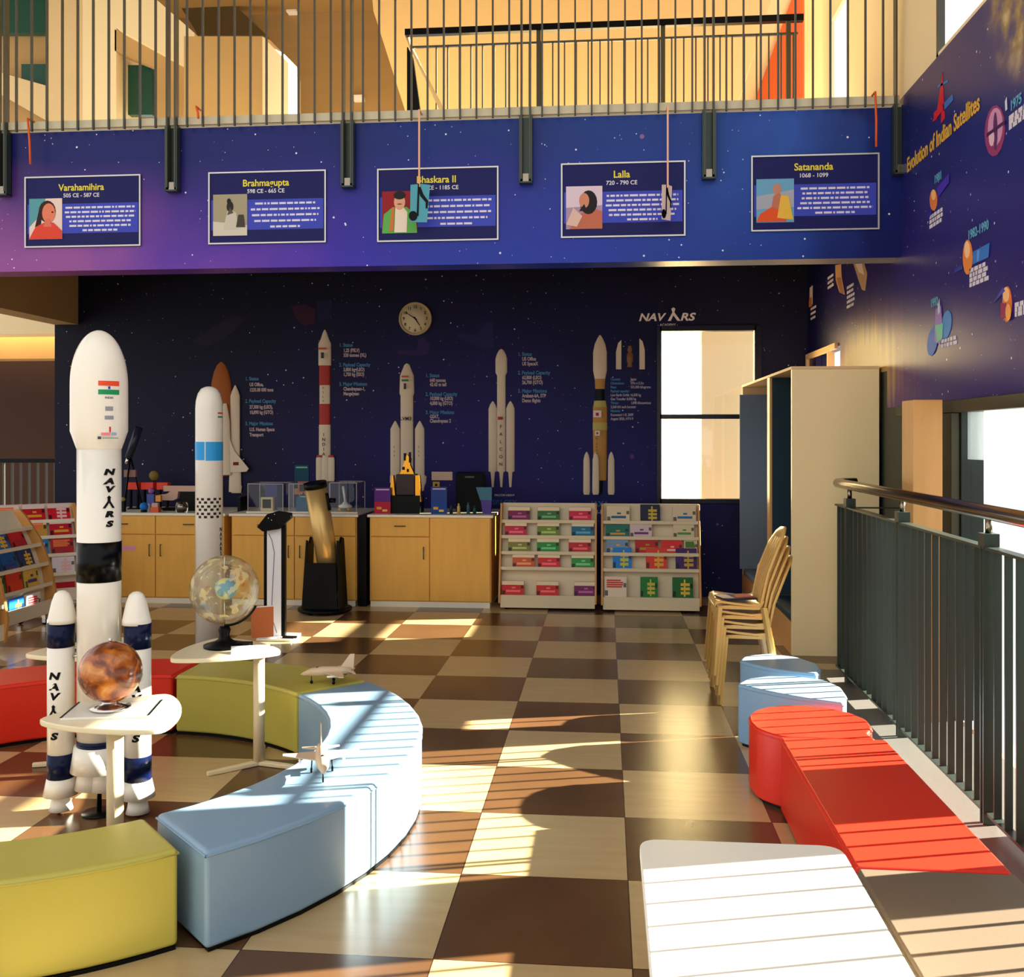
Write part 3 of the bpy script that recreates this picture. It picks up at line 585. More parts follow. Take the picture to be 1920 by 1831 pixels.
# golden rocket
g = rocket_fig('mustard-bodied wall rocket with white fairing and four white boosters', onY(1125, 928, YB))
for nm, mt, pr in (('fairing', W_, [(628, 1), (634, 5), (645, 10), (660, 13), (695, 13), (710, 10)]), ('adapter', M['mgold'], [(710, 10), (729, 9)]), ('engine_section', M['black'], [(730, 8), (750, 9)]), ('upper_tank', mat('pale_mustard', (190, 176, 90), .5), [(751, 11), (763, 13)]), ('body', M['mgold'], [(763, 13.5), (792, 13.5)]), ('body_band', mat('pale_mustard', (190, 176, 90), .5), [(792, 13.8), (806, 13.8)]), ('body', M['mgold'], [(806, 13.5), (900, 12)]), ('nozzle', M['black'], [(902, 6), (926, 4)])):
    m = MB(); relief(m, pr, 1125); m.build(nm, mt, g, world=True)
for cx, d in ((1100, 0), (1117, .06), (1134, .05), (1146, 0)):
    m = MB(); relief(m, [(847, 1), (853, 4), (862, 6), (922, 6.5), (927, 5)], cx, Y0=YB-d); m.build('booster', W_, g, world=True) if cx != 1134 else m.bm.free()
a = onY(1120, 776, YB); MB().m(flat((235, 220, 210))).box(a.x-.04, a.x+.04, YB-.078, YB-.074, a.z-.035, a.z+.035).m(flat((170, 40, 50))).box(a.x-.015, a.x+.015, YB-.080, YB-.077, a.z-.02, a.z+.012).build('emblem', None, g, world=True)
a = onY(1120, 812, YB); MB().m(flat((235, 220, 210))).box(a.x-.025, a.x+.025, YB-.078, YB-.074, a.z-.025, a.z+.025).m(flat((180, 40, 50))).box(a.x-.01, a.x+.01, YB-.080, YB-.077, a.z-.01, a.z+.01).build('emblem', None, g, world=True)
for i, ch in enumerate('NIPPON'): a = onY(1119, 822+i*5.5, YB); txt(ch, .03, faceY(a.x-wloc(g).x, -.076, a.z-wloc(g).z), flat((60, 40, 30)), 'lettering', g)
g = rocket_fig('split fairing halves and small satellite printed beside the mustard rocket', onY(1182, 695, YB))
for cx, l in ((1161, 637), (1203, 634)):
    s = 1 if cx == 1203 else -1
    MB().prism([onY(x, y, YB-.02) for x, y in ((cx-s*4, l), (cx-s*4, 692), (cx+s*6, 692), (cx+s*6, l+22), (cx+s*2, l+6))], (0, .019, 0)).build('fairing_half', W_, g, world=True)
m = MB(); relief(m, [(648, 3), (656, 5), (660, 3), (664, 6), (678, 6), (680, 4), (688, 5)], 1181); m.build('payload', mat('bronze_paint', (130, 84, 40), .4), g, world=True)

def facts(px, py, heads, lab):
    """numbered list: blue headings with pale small print"""
    c = onY(px, py, YB); g = thing('fact_list', lab, 'lettering', (c.x, YB, c.z)); L = c; rnd = random.Random(px)
    bl = flat((70, 140, 190)); wh = flat((196, 176, 180))
    m = MB()
    for i, (hy, head, rows) in enumerate(heads):
        a = onY(px, hy, YB); txt(('%d. ' % (i+1))+head, .052, faceY(0, -.003, a.z-L.z), bl, 'heading', g, 'LEFT', bold=.0012, sx=.8)
        for ry, row in rows:
            a = onY(px+8, ry, YB); txt(row, .05, faceY(a.x-L.x, -.003, a.z-L.z), wh, 'small_print', g, 'LEFT', bold=.0018, sx=.72)
facts(460, 710, [(710, 'Status', [(721, 'US Office,'), (731, '1235.08 000 tons')]), (752, 'Payload Capacity', [(763, '27,500 kg (LEO),'), (773, '10,890 kg (GTO)')]), (794, 'Major Missions', [(805, 'U.S. Human Space'), (815, 'Transport')])], 'three-item fact list beside the shuttle figure')
facts(636, 647, [(647, 'Status', [(657, '1,25 (PSLV)'), (666, '320 tonnes (XL)')]), (684, 'Payload Capacity', [(693, '3,800 kg (LEO)'), (702, '1,750 kg (SSO)')]), (720, 'Major Missions', [(729, 'Chandrayaan-1,'), (738, 'Mangalyaan')])], 'three-item fact list beside the red-banded rocket')
facts(798, 704, [(704, 'Status', [(713, '640 tonnes'), (721, '43.43 m tall')]), (739, 'Payload Capacity', [(747, '10,000 kg (LEO)'), (756, '4,000 kg (GTO)')]), (773, 'Major Missions', [(781, 'GSAT,'), (789, 'Chandrayaan 2')])], 'three-item fact list beside the rocket below the clock')
facts(971, 664, [(664, 'Status', [(673, 'US Office'), (682, 'US SpaceX')]), (699, 'Payload Capacity', [(708, '63,800 (LEO)'), (717, '26,700 (GTO)')]), (733, 'Major Missions', [(742, 'Arabsat-6A, STP'), (751, 'Demo flights')])], 'three-item fact list beside the three-core rocket')
c = onY(1143, 755, YB); g = thing('fact_list', 'dense blue and white data block beside the mustard rocket', 'lettering', (c.x, YB, c.z))
for i, (k_, s_) in enumerate((('Country:', 'Japan'), ('Dimensions:', '57m x 5.2m'), ('Mass:', '531,000 kilograms'), ('Payload capacity:', ''), ('', 'Low Earth Orbit: 16,500 kg'), ('', 'Geo Transfer: 8,000 kg'), ('Thrust:', '1,098 kilonewtons'), ('', '2,260 kN each booster'), ('Missions:', ''), ('', 'Kounotori 1-9, 2009'), ('', 'August 2020, HTV-9'))):
    z = onY(1145, 711+i*7.4, YB).z-c.z
    if k_: txt(k_, .036, faceY(.01, -.003, z), flat((70, 140, 200)), 'heading', g, 'LEFT', bold=.001, sx=.75)
    if s_: txt(s_, .036, faceY(.01+(.2 if k_ else 0), -.003, z), flat((180, 176, 196)), 'small_print', g, 'LEFT', bold=.001, sx=.75)
p = onY(1252, 595, YB); g = thing('logo_sign', 'white NAVARS logo with arrow above the window', 'sign', (p.x, YB, p.z))
wl = mat('white_sign_letters', (240, 235, 235), .4)
txt('NAV', .105, faceY(-.165, -.006, 0), wl, 'lettering', g, bold=.003, sx=1.15, shear=.25); txt('RS', .105, faceY(.19, -.006, 0), wl, 'lettering', g, bold=.003, sx=1.25, shear=.25)
MB().prism([(.0, -.01, -.035), (.045, -.01, .05), (.035, -.01, .085), (.055, -.01, .10), (.075, -.01, .085), (.065, -.01, .05), (.125, -.01, -.035), (.095, -.01, -.035), (.055, -.01, .02), (.03, -.01, -.035)], (0, .006, 0)).build('arrow', wl, g)
txt('- ACADEMY -', .034, faceY(0, -.006, -.075), wl, 'lettering', g, bold=.0006)
p = onY(946, 942, YB); g = thing('wall_caption', 'dim blue caption under the three-core rocket', 'lettering', (p.x, YB, p.z))
txt('SPACEX', .07, faceY(0, -.003, 0), flat((40, 90, 150)), 'lettering', g, bold=.0015); txt('USA', .06, faceY(0, -.003, -.085), flat((60, 70, 110)), 'lettering', g)
txt('FALCON HEAVY', .028, faceY(0, -.003, .075), flat((190, 190, 205)), 'lettering', g, bold=.001)
p = onY(1125, 945, YB); g = thing('wall_caption', 'blue caption under the mustard rocket between the racks', 'lettering', (p.x, YB, p.z))
txt('JAXA', .075, faceY(0, -.003, 0), flat((60, 120, 190)), 'lettering', g, bold=.0015); txt('H-IIB', .06, faceY(0, -.003, -.08), flat((200, 200, 210)), 'lettering', g, bold=.001)
# faint printed satellites on the mural
for lab, pts, c_ in (('faint dark red printed spacecraft above the slender rocket', [(546, 574), (572, 570), (592, 580), (590, 604), (572, 612), (556, 598)], (52, 16, 44)),
                     ('faint printed panel of a spacecraft right of the dark red one', [(594, 566), (622, 562), (622, 596), (596, 600)], (22, 22, 62)),
                     ('faint violet printed craft with wings between clock and three-core rocket', [(856, 624), (896, 628), (908, 604), (924, 604), (926, 650), (912, 656), (860, 632)], (30, 24, 84)),
                     ('faint printed satellite directly below the clock', [(746, 656), (782, 656), (784, 636), (796, 632), (806, 646), (802, 664), (784, 666), (746, 664)], (44, 22, 84)),
                     ('faint printed shuttle above the orange tank', [(360, 640), (400, 612), (440, 590), (460, 598), (440, 620), (410, 640), (385, 650)], (26, 16, 50))):
    o = MB().prism([onY(x, y, YB-.002) for x, y in pts], (0, .001, 0)).build('spacecraft_print', flat(c_)); tag(o, lab, 'wall print')

# ================================================================== CABINETS AND THE THINGS ON THEM
YC = 9.27
def cabinet(x0, x1, cols, lab, drawers=None, doors=None, handles=()):
    g = thing('storage_cabinet', lab, 'cabinet', ((x0+x1)/2, YC+.42, 0)); L = wloc(g)
    MB().box(x0+.01, x1-.01, YC+.02, YB-.02, .05, .835).build('body', M['ply'], g, world=True)
    MB().box(x0+.02, x1-.02, YC+.0, YB-.04, 0, .05).build('plinth', M['white'], g, world=True)
    MB().box(x0-.01, x1+.01, YC-.01, YB-.01, .835, .86).build('top_panel', M['white'], g, world=True, bevel=.003)
    zc = .655
    for (a, b_) in cols['drawers']:
        d = MB().box(a+.004, b_-.004, YC, YC+.02, zc+.004, .832).build('drawer', M['ply'], g, world=True, bevel=.002)
        mx = (a+b_)/2; MB().tube([(mx-.05, YC, .755), (mx-.05, YC-.018, .755), (mx+.05, YC-.018, .755), (mx+.05, YC, .755)], .0045, 8).build('handle', M['rail'], d, world=True)
    for (a, b_, side, zt) in cols['doors']:
        d = MB().box(a+.004, b_-.004, YC, YC+.02, .06, zt).build('door', M['ply'], g, world=True, bevel=.002)
        if side:
            hx = b_-.055 if side == 'R' else a+.055
            MB().tube([(hx, YC, .45), (hx, YC-.018, .45), (hx, YC-.018, .56), (hx, YC, .56)], .0045, 8).build('handle', M['rail'], d, world=True)
    return g
cabinet(-4.95, -3.60, dict(drawers=[(-4.93, -4.28), (-4.28, -3.62)], doors=[(-4.93, -4.28, 'R', .65), (-4.28, -3.62, 'L', .65)]), 'birch plywood cabinet behind the tall rockets')
g = cabinet(-3.545, -2.315, dict(drawers=[(-3.53, -2.92), (-2.92, -2.33)], doors=[(-3.53, -2.92, 'R', .65), (-2.92, -2.33, 'L', .65)]), 'birch plywood cabinet behind the big black telescope')
cabinet(-2.21, -1.045, dict(drawers=[(-2.19, -1.63)], doors=[(-2.19, -1.63, 'R', .65), (-1.63, -1.06, None, .832)]), 'birch plywood cabinet with a single drawer, next to the book racks')
o = MB().box(-4.68, -4.48, YC-.002, YC-.0005, .50, .54).build('door_sign', flat((226, 150, 190))); o.parent = [x for x in bpy.data.objects if x.name.startswith('storage_cabinet')][0]; o.location = -wloc(o.parent)
o = MB().box(-3.585, -3.555, YC+.3, YC+.5, 0, 1.0).build('folded_board', M['black']); tag(o, 'thin black board slotted between two plywood cabinets', 'board')
o = MB().box(-2.30, -2.225, YC-.02, YC+.5, 0, .85).build('gap_dark_block', M['black'], bevel=.004); tag(o, 'narrow black block standing in for the dark gap between two plywood cabinets', 'box')  # black block added to stand in for the gap's shade

ZC = .86
def at(px, Y=9.55): return onY(px, 965, Y).x
# first cabinet: toy exhibits
g = thing('desk_telescope', 'small dark telescope tilted up at the end of the left cabinet', 'telescope', (at(240), 9.6, ZC))
MB().tube([(-.02, 0, .52), (.09, 0, .82)], [.035, .04], 16).build('tube', mat('dark_blue_metal', (36, 44, 60), .3), g)
MB().tube([(-.04, 0, .46), (-.02, 0, .52)], .02, 12).build('eyepiece', M['chrome'], g)
m = MB()
for a in range(3): m.tube([(.0, 0, .54), (.12*math.cos(a*2.1+.4), .12*math.sin(a*2.1+.4), 0)], .009, 8)
m.build('tripod', M['black'], g); MB().box(-.06, .06, -.015, .02, .33, .40).build('card', flat((150, 110, 100)), g)
def trinket(name, lab, cat, px, parts, Y=9.5, grp=None):
    g = thing(name, lab, cat, (at(px, Y), Y, ZC), 0, grp)
    for nm, mt, fn in parts: m = MB(); fn(m); m.build(nm, mt, g, bevel=0)
    return g
redc = mat('bright_red_plastic', (235, 62, 40), .4)
for px, w_, lab in ((252, .055, 'red-topped exhibit stand, left of three on the cabinet'), (279, .062, 'red-topped exhibit stand with blue coil, middle of three on the cabinet'), (307, .055, 'red-topped exhibit stand, right of three on the cabinet')):
    g = trinket('exhibit_stand', lab, 'exhibit', px, [('top_plate', redc, lambda m, w_=w_: m.box(-w_, w_, -.04, .04, .20, .27)), ('leg', M['black'], lambda m, w_=w_: m.box(-w_+.01, -w_+.025, -.02, .02, 0, .20)), ('leg', M['black'], lambda m, w_=w_: m.box(w_-.025, w_-.01, -.02, .02, 0, .20)), ('base', M['black'], lambda m, w_=w_: m.box(-w_, w_, -.04, .04, 0, .012))], 9.75)
trinket('toy_robot', 'little blue and purple toy figure in front of the red stands', 'toy', 284, [('body', flat((70, 90, 160)), lambda m: m.box(-.035, .035, -.025, .025, .08, .17)), ('head', flat((150, 90, 160)), lambda m: m.sphere((0, 0, .20), .03, 12, 8)), ('leg', flat((200, 190, 210)), lambda m: m.box(-.03, -.008, -.02, .02, 0, .08)), ('leg', flat((200, 190, 210)), lambda m: m.box(.008, .03, -.02, .02, 0, .08))], 9.45)
trinket('toy_ball', 'small blue ball exhibit on a ring foot on the left cabinet', 'toy', 270, [('ball', flat((20, 110, 190)), lambda m: m.sphere((0, 0, .055), .04, 16, 10)), ('foot', M['black'], lambda m: m.lathe([(.03, 0), (.03, .02), (.02, .025), (.001, .025)], (0, 0, 0), 16))], 9.36)
trinket('toy_block', 'small orange block with pale lid on the left cabinet', 'toy', 292, [('block', flat((206, 96, 50)), lambda m: m.box(-.04, .04, -.03, .03, 0, .05)), ('lid', flat((196, 160, 150)), lambda m: m.box(-.028, .028, -.02, .02, .05, .09))], 9.36)
trinket('toy_disc', 'olive disc standing on the exhibit behind the red tops', 'toy', 289, [('disc', flat((128, 108, 40)), lambda m: m.lathe([(.001, -.01), (.05, -.01), (.05, .01), (.001, .01)], (0, 0, .33), 20, 'Y')), ('stem', M['black'], lambda m: m.box(-.006, .006, -.006, .006, 0, .29))], 9.95)
trinket('toy_cube', 'small amber cube on a thin stand on the left cabinet', 'toy', 298, [('cube', flat((226, 150, 70)), lambda m: m.box(-.025, .025, -.02, .02, .10, .16)), ('stem', M['black'], lambda m: m.box(-.005, .005, -.005, .005, 0, .10))], 9.42)
g = trinket('bridge_model', 'pale pinkish arched model bridge on the left cabinet', 'model', 340, [('deck', flat((206, 170, 150)), lambda m: m.box(-.17, .16, -.03, .03, .19, .245)), ('arm', flat((206, 170, 150)), lambda m: m.prism([(-.22, -.03, .105), (-.22, -.03, .155), (-.14, -.03, .165), (-.1, -.03, .19), (-.02, -.03, .19), (-.03, -.03, .12), (-.08, -.03, .10)], (0, .05, 0))), ('base', M['black'], lambda m: m.box(-.17, .16, -.05, .05, 0, .03)), ('post', M['black'], lambda m: m.box(.0, .15, -.02, .03, .03, .19))], 9.6)
trinket('glass_jar', 'round silver and glass jar on the left cabinet by the blue-banded rocket', 'jar', 341, [('jar_body', M['clear'], lambda m: m.lathe([(.001, 0), (.05, 0), (.058, .02), (.058, .08), (.045, .1), (.001, .1)], (0, 0, 0), 20)), ('core', M['steel'], lambda m: m.sphere((0, 0, .05), .036, 14, 9))], 9.38)
trinket('toy_lamp', 'little yellow-green knob exhibit at the left end of the cabinet', 'toy', 231, [('knob', flat((140, 136, 60)), lambda m: m.sphere((0, 0, .12), .022, 12, 8)), ('base', M['black'], lambda m: m.box(-.02, .02, -.02, .02, 0, .1))], 9.4)
# glass cases on second cabinet
def case(px0, px1, top, lab, inner):
    Y = 9.40; a, b_ = at(px0, Y), at(px1, Y); zt = onY(px0, top, Y).z; d = .34
    g = thing('display_case', lab, 'display case', ((a+b_)/2, Y+d/2, ZC))
    MB().box(a-.01, b_+.01, Y-.01, Y+d+.01, ZC, ZC+.012).build('base', M['white'], g, world=True)
    e = .007; m = MB()
    for x in (a, b_-e):
        for y in (Y, Y+d-e): m.box(x, x+e, y, y+e, ZC+.012, zt)
    for y in (Y, Y+d-e): m.box(a+e, b_-e, y, y+e, zt-e, zt)
    for x in (a, b_-e): m.box(x, x+e, Y+e, Y+d-e, zt-e, zt)
    m.build('edge_strips', mat('acrylic_edge', (170, 160, 170), .2), g, world=True)
    MB().box(a+.002, b_-.002, Y+.002, Y+.004, ZC+.012, zt-.002).box(a+.002, b_-.002, Y+d-.004, Y+d-.002, ZC+.012, zt-.002).box(a+.002, b_-.002, Y+.004, Y+d-.004, zt-.004, zt-.002).build('clear_cover', M['caseglass'], g, world=True)
    if inner: inner(a, b_, Y, d, zt)
def in1(a, b_, Y, d, zt):
    g = thing('framed_model', 'small cream-framed black model inside the left display case', 'model', ((a+b_)/2-.02, Y+.1, ZC+.012))
    MB().m(flat((214, 190, 140))).box(-.06, .06, 0, .05, 0, .13).m(M['black']).box(-.042, .042, -.003, .0, .025, .11).build('frame_block', None, g)
    g2 = thing('info_card', 'blue-violet picture card standing inside the left display case', 'card', ((a+b_)/2-.01, Y+.2, ZC+.012)); MB().box(-.06, .06, 0, .006, 0, .26).build('card', flat((64, 60, 130)), g2)
case(464, 531, 906, 'clear display case at the left of the second cabinet', in1)
def in2(a, b_, Y, d, zt):
    g = thing('info_card', 'teal information card in front of a pinkish frame in the middle display case', 'card', (a+.14, Y+.08, ZC+.012)); MB().prism([(-.09, 0, 0), (.10, 0, 0), (.09, 0, .13), (.05, 0, .15), (-.05, 0, .15), (-.09, 0, .13)], (0, .006, 0)).build('card', flat((24, 92, 130)), g); MB().box(-.05, .05, -.002, 0, .135, .143).build('heading', flat((170, 200, 210)), g)
    g = thing('framed_picture', 'pinkish frame with dark picture in the middle display case', 'frame', (a+.09, Y+.18, ZC+.012)); MB().m(flat((190, 100, 80))).box(-.055, .055, 0, .012, .17, .28).m(M['black']).box(-.038, .038, -.002, 0, .185, .265).m(M['black']).box(-.01, .01, .002, .01, 0, .17).build('frame_board', None, g)
case(541, 600, 906, 'clear display case in the middle, with a teal card', in2)
def in3(a, b_, Y, d, zt):
    g = thing('lander_model', 'small black and white lander model with two amber lamps in a case', 'model', (a+.12, Y+.12, ZC+.012))
    MB().lathe([(.06, .03), (.07, .05), (.03, .07), (.02, .09), (.001, .09)], (0, 0, 0), 8).build('body', M['paper'], g); MB().tube([(0, 0, .09), (-.02, 0, .24)], .012, 8).build('mast', M['paper'], g)
    for s in (-1, 1): MB().sphere((s*.045, -.05, .02), .014, 10, 6).build('lamp', flat((236, 160, 40)), g)
case(618, 669, 904, 'clear display case beside the big telescope with a lander model', in3)
p = onY(566, 890, YB); o = MB().box(p.x-.075, p.x+.075, YB-.008, YB-.001, p.z-.10, p.z+.10).build('wall_label', flat((14, 70, 96))); tag(o, 'teal printed label on the wall above the middle display case', 'label')
MB().box(-.06, .06, -.002, 0, .07, .085).build('heading', flat((120, 200, 150)), o).location = (p.x, YB-.008, p.z)
o = MB().m(flat((196, 130, 80))).box(p.x-.08, p.x+.08, YB-.02, YB-.001, p.z-.20, p.z-.14).m(flat((225, 190, 160))).box(p.x+.01, p.x+.078, YB-.022, YB-.02, p.z-.195, p.z-.145).m(M['black']).box(p.x+.035, p.x+.055, YB-.024, YB-.022, p.z-.18, p.z-.16).build('wall_switch', None); tag(o, 'tan switch plate on the wall over the middle display case', 'switch')
# third cabinet
def flyer(px, lab, c1, c2, h=.25, w_=.13, Y=9.4):
    g = thing('upright_book', lab, 'book', (at(px, Y), Y, ZC)); MB().m(flat(c1)).box(-w_/2, w_/2, 0, .02, h*.45, h).m(flat(c2)).box(-w_/2, w_/2, 0, .02, 0, h*.45).build('cover', None, g)
    m = MB().box(-w_*.4, w_*.42, -.0015, 0, h*.90, h*.95); m.build('title_line', flat((196, 180, 220)), g)
    MB().m(flat((236, 170, 60))).box(-w_*.35, -w_*.05, -.0015, 0, h*.16, h*.26).m(flat((240, 200, 120))).box(.0, w_*.3, -.0015, 0, h*.08, h*.16).build('picture', None, g)
flyer(717, 'purple and crimson book standing upright on the third cabinet', (92, 40, 130), (190, 34, 60), .245, .155)
flyer(823, 'blue book with a red spot standing upright on the third cabinet', (40, 66, 140), (30, 70, 150), .255, .15)
g = thing('lunar_lander', 'gold-foil lunar lander model in a dark case on the third cabinet', 'model', (at(764), 9.55, ZC))
MB().box(-.145, .14, -.12, .12, 0, .17).build('plinth', M['black'], g, bevel=.004)
MB().box(-.095, .085, -.09, .09, .17, .37).build('dark_body', mat('dark_maroon', (40, 12, 16), .3), g, bevel=.006)
for s, x in ((-1, -.13), (1, .12)): MB().prism([(x-.025, -.1, .19 if s < 0 else .12), (x+.03, -.1, .16 if s < 0 else .11), (x+.01, -.1, .36), (x-.025 if s > 0 else x-.0, -.1, .36)], (0, .1, 0)).build('foil_panel', M['foil'], g)
m = MB(); rnd = random.Random(3)
m.prism([(-.07, -.03, .37), (.07, -.03, .37), (.03, -.03, .46), (.035, -.03, .52), (.0, -.03, .56), (-.03, -.03, .47)], (0, .06, 0)); m.build('foil_top', M['foil'], g)
MB().box(-.03, -.01, -.035, .0, .5, .57).box(.02, .035, -.035, 0, .48, .58).box(-.045, -.02, -.035, 0, .41, .44).box(0, .02, -.035, 0, .39, .42).build('antenna', M['black'], g)
p = onY(829, 892, YB); o = MB().box(p.x-.107, p.x+.107, YB-.006, YB-.001, p.z-.043, p.z+.043).build('wall_label', flat((220, 190, 165))); tag(o, 'cream rectangular label on the wall above the blue book', 'label')
p = onY(818, 912, YB); o = MB().m(flat((206, 170, 50))).box(p.x-.035, p.x+.035, YB-.006, YB-.001, p.z-.05, p.z+.05).m(M['black']).box(p.x-.012, p.x+.012, YB-.008, YB-.006, p.z+.005, p.z+.03).box(p.x-.02, p.x+.025, YB-.008, YB-.006, p.z-.02, p.z-.008).build('warning_sticker', None); tag(o, 'small yellow and black sticker on the wall under the cream label', 'sticker')
g = thing('vending_tower', 'dark tall gadget box behind little bottles on the third cabinet', 'box', (at(884, 9.8), 9.8, ZC)); MB().box(-.14, .13, -.1, .1, 0, .38).build('body', mat('dark_green_box', (4, 9, 10), .5, spec=.1), g, bevel=.004); MB().box(-.05, .04, -.104, -.1, .33, .345).build('name_strip', flat((80, 90, 90)), g)
for px, c_, h, lab in ((846, (24, 40, 44), .10, 'dark slim bottle'), (860, (206, 176, 100), .10, 'little golden tube'), (878, (50, 90, 100), .11, 'teal slim bottle'), (890, (26, 66, 66), .08, 'short green bottle')):
    o = MB().lathe([(.001, 0), (.016, 0), (.016, h*.7), (.008, h*.8), (.008, h), (.001, h)], (at(px, 9.42), 9.42, ZC), 14).build('small_bottle', flat(c_, .25)); tag(o, lab+' on the third plywood cabinet', 'bottle', 'little bottles on the third cabinet')
g = thing('paper_model', 'blue and violet folded cup-shaped model at the right of the third cabinet', 'model', (at(912, 9.45), 9.45, ZC))
MB().m(flat((70, 120, 140))).prism([(-.10, 0, .25), (.05, 0, .25), (.05, 0, .13), (-.06, 0, .13)], (0, .05, 0)).m(flat((88, 66, 150))).prism([(-.055, 0, .13), (.05, 0, .13), (.04, 0, 0), (-.035, 0, 0)], (0, .05, 0)).build('folded_body', None, g)

# ================================================================== BOOK RACKS
edge_brown = mat('brown_panel_edge', (150, 104, 54), .45)
def rack(lab, loc, rz, wd, h=.965, dark=False, tiers=5):
    g = thing('book_rack', lab, 'book rack', loc, rz)
    prof = [(-.0, .08), (-.02, .25), (.03, .5), (.12, .72), (.24, .9), (.30, h), (.36, h), (.40, .9), (.42, .08)] if dark else [(0, .06), (.0, .14), (.10, .62), (.2, h), (.28, h), (.32, .06)]
    t = .032 if dark else .018
    pm = mat('rack_side_ply', (206, 150, 82), .45, noise=.08, nscale=8)
    for s in (-1, 1):
        x = s*wd/2-(t if s > 0 else 0)
        MB().prism([(x, y, z) for y, z in prof], (t, 0, 0)).build('side_panel', pm, g, bevel=.003)
    X0 = -wd/2+t; X1 = wd/2-t
    zs = [.06, .36, .50, .645, .785] if not dark else [.14, .33, .50, .66, .80]
    def fy(z):
        for i in range(len(prof)-1):
            if prof[i][1] <= z <= prof[i+1][1]: f = (z-prof[i][1])/(prof[i+1][1]-prof[i][1]); return prof[i][0]+f*(prof[i+1][0]-prof[i][0])
        return .0
    slots = []
    for i, z in enumerate(zs):
        y = fy(z)+.012; zn = zs[i+1]-.0 if i < 4 else h-.02
        lip = .115 if i == 0 else .03
        zl = z if i else z-.04
        yb = fy(zn)+.045
        MB().box(X0, X1, y, y+.012, zl, zl+lip).box(X0, X1, y+.012, y+.075, zl, zl+.01).prism([(X0, y+.075, zl), (X0, y+.085, zl), (X0, yb+.01+.04, zn+.02), (X0, yb+.04, zn+.02)], (X1-X0, 0, 0)).build('tier', M['shelf'] if not dark else M['white'], g)
        slots.append((y+.016, zl+(.105 if i == 0 and not dark else .012), (yb+.04-(y+.075))/(zn+.02-zl)))
    if not dark: MB().box(X0, X1, .30, .31, .07, h-.02).build('back_panel', M['shelf'], g)
    for sx in (-1, 1):
        for y in (.05, .27):
            cx = sx*(wd/2-.07); c_ = MB().m(M['black']).lathe([(.001, -.01), (.025, -.01), (.025, .01), (.001, .01)], (cx, y, .026), 14, 'X').m(M['chrome']).box(cx-.014, cx-.011, y-.01, y+.02, .02, .065).box(cx+.011, cx+.014, y-.01, y+.02, .02, .065).box(cx-.02, cx+.02, y-.012, y+.022, .065, .085)
            c_.build('caster', None, g)
    return g, slots, X0, X1
BOOKN = {}
def book(g, slot, u, wd, h, base, head, blk, lab, X0, X1, lift=0, lean=.35, style=0):
    """picture book standing on a tier; placed in world space beside its rack"""
    y, z, sl = slot
    x = X0+(X1-X0)*u
    R = Matrix.Translation(g.location) @ Matrix.Rotation(g.rotation_euler[2], 4, 'Z')
    t = .012; m = MB()
    sl = min(sl, .6)
    def q(a, b_, c0, c1, d0, d1):   # tilted slab
        pts = [(a, y+c0*sl*1.0+d0, z+c0), (b_, y+c0*sl*1.0+d0, z+c0), (b_, y+c1*sl+d0, z+c1), (a, y+c1*sl+d0, z+c1)]
        m.prism(pts, (0, d1-d0, 0))
    y += lift
    m.m(flat(base, .35)); q(x-wd/2, x+wd/2, 0, h, .002, t)
    if head: m.m(flat(head, .35)); q(x-wd/2+.001, x+wd/2-.001, h*.74, h*.995, .0005, .002)
    rnd = random.Random(int(x*1000)+int(z*1000))
    m.m(flat(blk, .35))
    if style == 0: q(x-wd*.30, x+wd*.34, h*.26, h*.40, .0, .002); q(x-wd*.05, x+wd*.12, h*.5, h*.6, .0, .002)
    elif style == 1:
        for k in range(3): q(x-wd*.1, x+wd*.34, h*(.2+.2*k), h*(.33+.2*k), .0, .002)
        q(x+.05*wd, x+.13*wd, 0.02, h*.9, -.001, .001)
    else:
        for k in range(4): q(x-wd*.4, x+wd*.36-rnd.random()*.03, h*(.84-.1*k)-.01, h*(.84-.1*k)+.003, .0, .002)
    m.m(flat(tuple(int(v*.45) for v in base), .35)); q(x-wd*.48, x-wd*.34, h*.1, h*.35, .0005, .002); q(x+wd*.36, x+wd*.48, h*.5, h*.7, .0005, .002)
    bmesh.ops.transform(m.bm, matrix=R, verts=m.bm.verts)
    o = m.build('picture_book', None); 
    tag(o, lab, 'book', None)
    return o
crm = (232, 206, 166)
g1, sl1, a, b_ = rack('white-shelved book rack with horizontal picture books, next to the last cabinet', (-.53, 9.2, 0), 0, .90)
tn = ['bottom', 'second from bottom', 'middle', 'second from top', 'top']
def name(c):
    r, gg, b2 = c
    if r > 200 and gg > 200: return 'pale'
    if r > 180 and gg > 150: return 'tan'
    if r > 150 and 80 < gg < 150 and b2 < 90: return 'orange'
    if r > 150 and gg < 80 and b2 < 75: return 'red'
    if r > 130 and gg < 80: return 'crimson'
    if gg > r and gg > b2: return 'green'
    if b2 > 100 and gg > 80: return 'blue'
    if r < 60 and gg < 60: return 'navy'
    return 'purple'
R1 = [[(.13, (206, 42, 44)), (.50, (204, 46, 40)), (.90, (120, 34, 96))],
      [(.24, (206, 92, 44)), (.51, (210, 40, 50)), (.87, (56, 146, 70))],
      [(.19, (130, 130, 56)), (.50, (44, 140, 58)), (.84, (190, 34, 44))],
      [(.15, (200, 36, 64)), (.50, (112, 138, 46)), (.87, (26, 104, 140))],
      [(.18, (124, 26, 78)), (.50, (58, 112, 54)), (.84, (206, 34, 62))]]
pos = ['by the left panel', 'in the centre', 'by the right panel']
for i, row in enumerate(R1):
    for j, (u, c) in enumerate(row):
        book(g1, sl1[i], u, .205, .135, c, (236, 214, 176), tuple(min(255, v+70) for v in c), '%s landscape book %s, %s tier, rack beside the last cabinet' % (name(c), pos[j], tn[i]), a, b_)
